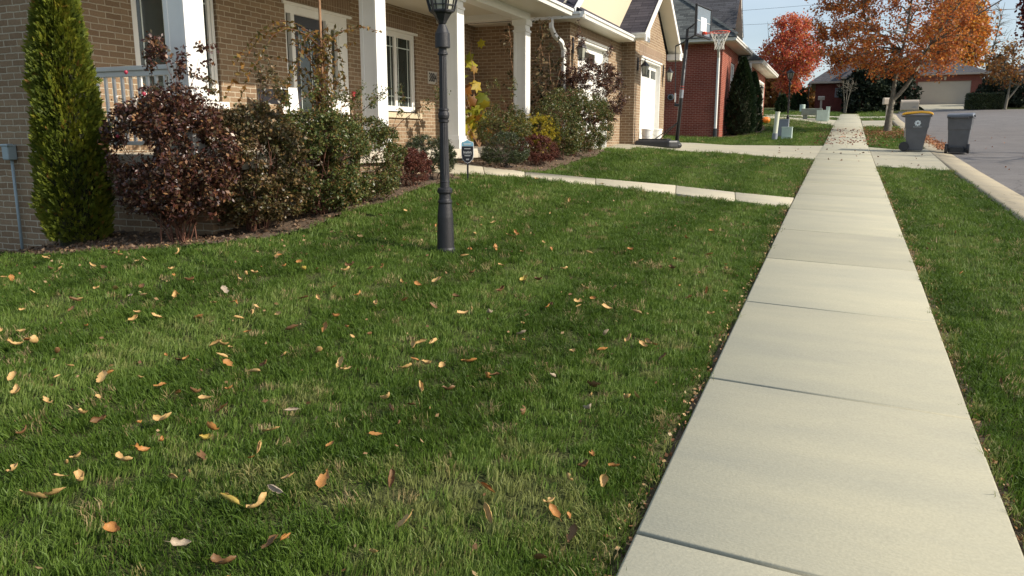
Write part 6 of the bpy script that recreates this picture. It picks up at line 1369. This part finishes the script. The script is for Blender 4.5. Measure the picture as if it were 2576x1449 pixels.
# ================================================================== FALLEN LEAVES
LEAFCOL = {'t': (.46, .30, .12), 'o': (.36, .17, .05), 'b': (.16, .085, .035), 'y': (.42, .31, .07), 'g': (.36, .29, .21), 'r': (.26, .07, .04)}
LEAFNAME = {'t': 'tan', 'o': 'orange-brown', 'b': 'dark brown', 'y': 'yellow', 'g': 'pale grey-tan', 'r': 'dark red'}
LMAT = {}
for c_ in LEAFCOL:
    m_ = mat('fallen_leaf_' + LEAFNAME[c_].replace('-', '_').replace(' ', '_'), LEAFCOL[c_], .55, noise=.45, nscale=35, spec=.3); LMAT[c_] = m_
def leaf_mesh(curl, fold, seed, kind=0):
    r_ = np.random.default_rng(seed); nu, nv = 11, 7; V = []; F = []
    wig = r_.normal(size=16) * .10
    wp = [(0, .04), (.12, .60), (.32, 1.1), (.5, 1.0), (.7, .78), (.88, .35), (1, .02)] if kind == 0 else [(0, .05), (.10, .7), (.28, 1.0), (.45, .75), (.6, .98), (.8, .6), (1, .03)]
    asym = r_.normal() * .15; tw = r_.normal() * .5; wv = r_.random(4) * 6
    for i in range(nu):
        t = i / (nu - 1); w_ = np.interp(t, [a for a, _ in wp], [b for _, b in wp]) * .29 * (1 + .12 * math.sin(9 * t + wv[0]) + wig[i])
        for j in range(nv):
            s = (j / (nv - 1) - .5) * 2; a = fold * s + tw * (t - .5); y = math.sin(a) / max(.2, abs(fold)) * w_ if fold else w_ * s
            z = (1 - math.cos(a)) / max(.2, abs(fold)) * w_ * 1.0; z += .03 * math.sin(6 * t + wv[1] + 2.2 * s) * abs(s)
            ang = curl * (t - .5); x = math.sin(ang) / max(.05, abs(curl)) if abs(curl) > .05 else t - .5; z += (1 - math.cos(ang)) / max(.05, abs(curl)) * .9
            V.append((x + r_.normal() * .008, y + asym * z + r_.normal() * .008, z + r_.normal() * .014))
    for i in range(nu - 1):
        for j in range(nv - 1):
            if kind == 2 and ((i > 6 and j > 2 + (i % 2)) or (i in (3, 4) and j == 0)): continue
            F.append((i * nv + j, (i + 1) * nv + j, (i + 1) * nv + j + 1, i * nv + j + 1))
    n0 = len(V); m_ = nv // 2; p = np.array(V[m_]); sdir = np.array([-.22, .02, .02])
    V += [tuple(p + [0, .008, 0]), tuple(p - [0, .008, 0]), tuple(p + sdir - [0, .004, 0]), tuple(p + sdir + [0, .004, 0])]; F.append((n0, n0 + 1, n0 + 2, n0 + 3))
    me = bpy.data.meshes.new('fallen_leaf'); me.from_pydata(V, [], F); me.polygons.foreach_set('use_smooth', [True] * len(F)); me.update(); return me
SH = [('curled', 2.6, 1.2), ('curled', 2.0, 1.6), ('folded', .9, 1.9), ('flat', .7, .6), ('cupped', 1.5, 1.1), ('rolled', .6, 2.5), ('crumpled', 2.9, 1.9), ('torn', 1.2, .8), ('torn', 2.2, 1.3)]
LMESH = {}
for c_ in LEAFCOL:
    for si, (nm, cu_, fo_) in enumerate(SH):
        me = leaf_mesh(cu_, fo_, si * 7 + 3, 2 if nm == 'torn' else si % 2); me.materials.append(LMAT[c_]); LMESH[(c_, si)] = me
SPOTS = """-5.28,4.51,t -4.88,4.40,t -5.03,4.15,b -5.20,4.19,t -4.45,4.23,t -4.06,4.95,t -3.90,4.39,t -3.88,4.29,t -5.60,4.14,b -6.26,4.61,t -5.76,3.94,o -5.03,3.58,t -4.53,3.50,b -4.52,3.52,t -4.34,3.87,b -4.18,3.73,t -4.49,3.78,t -5.59,5.92,t -3.44,5.02,b -3.39,4.89,t -3.65,4.73,y -3.27,5.04,t -2.89,4.86,t -2.98,4.44,o -2.77,4.32,t -3.25,4.19,b -3.15,4.22,t -2.41,4.46,b -2.64,4.49,o -2.15,4.37,t -2.01,4.47,g -2.86,5.99,o -2.82,5.78,t -2.73,6.21,o -2.45,5.68,t -2.56,5.39,b -2.02,5.40,b -2.13,5.38,y -1.98,5.89,t -1.98,6.56,t -1.70,6.92,o -1.53,6.62,t -1.47,5.52,t -1.58,4.97,t -1.72,4.79,o -1.71,4.82,b -1.37,4.97,t -1.18,5.02,t -0.73,5.33,t -0.87,6.00,o -0.83,6.79,t -1.04,7.27,o -3.55,3.56,o -3.32,3.78,t -2.85,3.98,o -3.12,3.50,o -3.79,3.46,t -3.85,3.35,t -4.02,2.72,t -4.23,2.91,t -4.04,2.83,o -3.98,2.82,t -3.09,3.26,t -3.13,3.25,t -2.16,3.76,t -2.08,3.84,t -1.69,4.23,g -1.24,4.49,g -1.33,4.11,t -1.19,4.24,o -1.00,4.44,t -1.77,3.67,o -2.37,3.34,t -2.85,3.04,o -2.96,3.11,t -3.10,2.96,b -2.69,3.13,b -2.67,3.02,t -1.96,3.54,t -1.88,3.55,t -3.58,2.39,t -3.22,2.59,t -3.24,2.64,o -3.19,2.27,t -3.40,2.29,t -2.93,2.66,o -2.79,2.64,o -2.62,2.63,t -2.72,2.67,b -2.48,2.58,b -2.20,2.71,g -2.96,2.26,t -2.84,2.25,b -2.62,2.39,t -2.36,2.39,o -2.32,2.31,y -2.13,2.49,t -1.73,2.67,o -2.07,2.34,t -2.23,2.19,b -2.47,2.12,o -2.46,2.03,t -2.64,1.98,t -2.77,1.81,t -2.18,2.01,t -2.47,1.75,t -2.53,1.71,t -2.48,1.86,t -1.81,2.19,t -1.68,2.23,o -1.79,2.10,g -1.89,1.97,y -1.77,1.99,t -2.10,1.67,o -1.57,1.87,o -1.59,1.82,b -1.84,1.70,g -1.65,1.68,b -0.81,2.18,b -1.29,2.16,t -1.06,2.35,t -1.47,2.35,b -1.13,2.49,o -1.60,3.53,o -1.59,3.57,b -1.31,3.72,g -1.84,3.25,t -1.09,3.72,b -0.89,3.62,t -0.85,3.67,t -1.28,3.26,b -1.02,3.41,g -0.86,2.84,b -0.75,2.89,o -0.76,2.77,t -0.90,2.52,t -0.75,2.36,b -0.86,2.47,o -1.90,3.04,t -2.31,3.28,t -2.03,3.43,t -0.85,4.30,b -0.98,4.52,t -1.10,4.50,t -2.30,7.85,t -2.99,9.02,t -3.16,11.07,t -2.80,6.87,o -4.18,5.99,t -3.14,6.66,t -2.84,6.79,t -3.97,5.97,t -4.79,4.65,t -3.94,10.43,t -0.95,5.73,o -1.65,5.37,t -3.88,7.77,o -2.78,3.78,o -2.93,3.66,b -3.79,4.05,g -3.87,4.44,t -1.24,6.52,b -3.22,7.27,t -1.36,7.83,t -1.20,8.49,o -0.96,9.24,t -2.14,3.81,t -5.46,4.11,t -4.13,4.09,b -3.32,3.65,t -2.15,4.99,b -4.26,3.70,g -4.00,3.81,t -3.66,3.81,t -3.00,2.02,b -3.72,2.75,b -2.69,5.04,t -2.37,4.72,b -2.76,4.88,o -2.47,3.78,b -2.56,3.41,t -1.70,3.29,b -1.82,2.93,b"""
lv = []
for tok in SPOTS.split():
    a_, b_, c_ = tok.split(','); lv.append((float(a_), float(b_), c_))
nprom = len(lv)
cols = 'ttttttoooobb'
while len(lv) < 296:
    if rng.random() < .30:
        q_ = lv[rng.integers(nprom)]; x, y = q_[0] + .10 * rng.normal(), q_[1] + .10 * rng.normal()
    elif rng.random() < .45: x, y = -6.5 + 3.5 * rng.random(), 2.2 + 3.0 * rng.random()
    elif rng.random() < .6: x, y = -4.5 + 3.8 * rng.random(), 1.6 + 6 * rng.random()
    elif rng.random() < .5: x, y = -4.6 + 4 * rng.random(), 5 + 6 * rng.random()
    else: x, y = .8 + 1.2 * rng.random(), 2.5 + 14 * rng.random()
    if lawn_mask(np.array([x]), np.array([y]))[0]: lv.append((x, y, cols[rng.integers(len(cols))]))
def where_(x, y):
    if x > .6: return 'in the grass strip beside the road'
    if math.hypot(x + 3.12, y - 6.02) < 1.2: return 'near the foot of the lamp post'
    if x > -1.1: return 'in the grass along the sidewalk edge'
    if y > 7.5: return 'on the lawn near the entry walk'
    if x < -4.2 and y > 3.6: return 'on the lawn below the mulch bed'
    if x < -3.4: return 'on the left part of the lawn'
    if y < 3.0: return 'on the nearest part of the lawn'
    return 'on the middle of the lawn'
for i, (x, y, c_) in enumerate(lv):
    si = int(rng.integers(len(SH))); me = LMESH[(c_, si)]
    o = bpy.data.objects.new('fallen_leaf', me); COL.objects.link(o)
    s_ = (.058 + .026 * rng.random() ** 1.5) * (1.15 if i < nprom else .72); o.scale = (s_, s_, s_)
    o.location = (x, y, Hs(x, y) + .036 + .010 * rng.random()); o.rotation_euler = (rng.normal() * .45, rng.normal() * .45, rng.random() * 6.28)
    o['category'] = 'fallen leaf'; o['group'] = 'dry fallen leaves on the lawn'; o['label'] = f'{SH[si][0]} {LEAFNAME[c_]} dry leaf {where_(x, y)}'
# small litter that nobody could count: along the walk edges, in the bed, under the street tree
def litter(name, n, fx, size, label, lift=.006, msk=None, cols=[(0, (.16, .07, .035)), (.4, (.36, .18, .08)), (.8, (.50, .33, .16)), (1, (.55, .42, .25))]):
    x, y = fx(n)
    if msk is not None: k = msk(x, y); x, y = x[k], y[k]
    z = H(x, y) + lift + rng.random(len(x)) * .012; V, F = leaf_quads(np.stack([x, y, z], 1), size * (.5 + rng.random(len(x))), aspect=.7, up_bias=0)
    lm_ = leaf_mat(name + '_leaf', cols, .6, .2, .3); V[:, 2] = np.maximum(V[:, 2], np.repeat(z, 4) - .006)
    tag(np_mesh(name, V, F, lm_, None, attr=rng.random(len(x))), label, None, kind='stuff')
def fx_edge(n):
    y = .5 + 18 * rng.random(n) ** 1.3; s = rng.random(n) < .6
    return np.where(s, swl(y) - .055 * np.abs(rng.normal(size=n)) - .01, swr(y) + .04 * np.abs(rng.normal(size=n)) + .01), y
def fx_lawn(n): return -7 + 6.4 * rng.random(n), 1.2 + 9 * rng.random(n)
litter('lawn_litter', 700, fx_lawn, .024, 'small broken bits of dry brown leaf caught in the lawn', .030, lawn_mask, [(0, (.12, .06, .03)), (.6, (.26, .15, .07)), (1, (.38, .27, .14))])
litter('edge_litter', 1700, fx_edge, .020, 'tan leaf crumbs and dry clippings in the soil along the sidewalk edges', .0)
def fx_bed(n): return -8.6 + 5.7 * rng.random(n), 4.8 + 35.4 * rng.random(n) ** 2.2
litter('mulch_litter', 26000, fx_bed, .035, 'mulch chips and dry leaves covering the planting beds', .012, lambda x, y: inpoly(x, y, BED) | inpoly(x, y, BED2) | inpoly(x, y, BED3), [(0, (.05, .03, .02)), (.5, (.14, .085, .05)), (.85, (.24, .16, .10)), (1, (.42, .28, .16))])
def fx_tree(n):
    a = rng.random(n) * 6.283; r_ = np.abs(rng.normal(size=n)); return 1.7 + np.cos(a) * r_ * .8, 34.6 + np.sin(a) * r_ * 3.0
litter('street_tree_litter', 2600, fx_tree, .07, 'drift of brown and red maple leaves under the orange maple', .03, lambda x, y: (x > swr(y)) & (x < 2.9) & (y > 25.5), [(0, (.12, .045, .025)), (.5, (.26, .09, .04)), (1, (.42, .22, .10))])
def fx_walk(n): return -.9 + 2.2 * rng.random(n), 26 + 12 * rng.random(n) ** 1.4
litter('sidewalk_litter', 400, fx_walk, .07, 'scattered dark red maple leaves on the far sidewalk', .028, None, [(0, (.10, .03, .02)), (.6, (.22, .06, .035)), (1, (.36, .16, .08))])
def fx_drv(n): return -2.0 + 5 * rng.random(n), 19 + 7 * rng.random(n)
litter('driveway_litter', 60, fx_drv, .06, 'few dark leaves scattered on the driveway', .026, lambda x, y: (x < 2.1), [(0, (.10, .05, .03)), (1, (.2, .10, .05))])
def fx_gut(n): return 2.75 + .12 * rng.normal(size=n), 24.5 + 10 * rng.random(n)
litter('gutter_litter', 900, fx_gut, .07, 'rust coloured leaves collected in the road gutter', .0, None, [(0, (.20, .08, .04)), (.6, (.40, .17, .08)), (1, (.50, .28, .14))])
def fx_road(n): return 3.2 + 5 * rng.random(n), 10 + 22 * rng.random(n)
litter('road_litter', 130, fx_road, .05, 'few brown leaves scattered on the road', -.02, None, [(0, (.16, .07, .04)), (1, (.38, .18, .09))])
for (x, y) in ((-4.2, 19.0), (-3.9, 30), (-2.8, 29.3)): pass
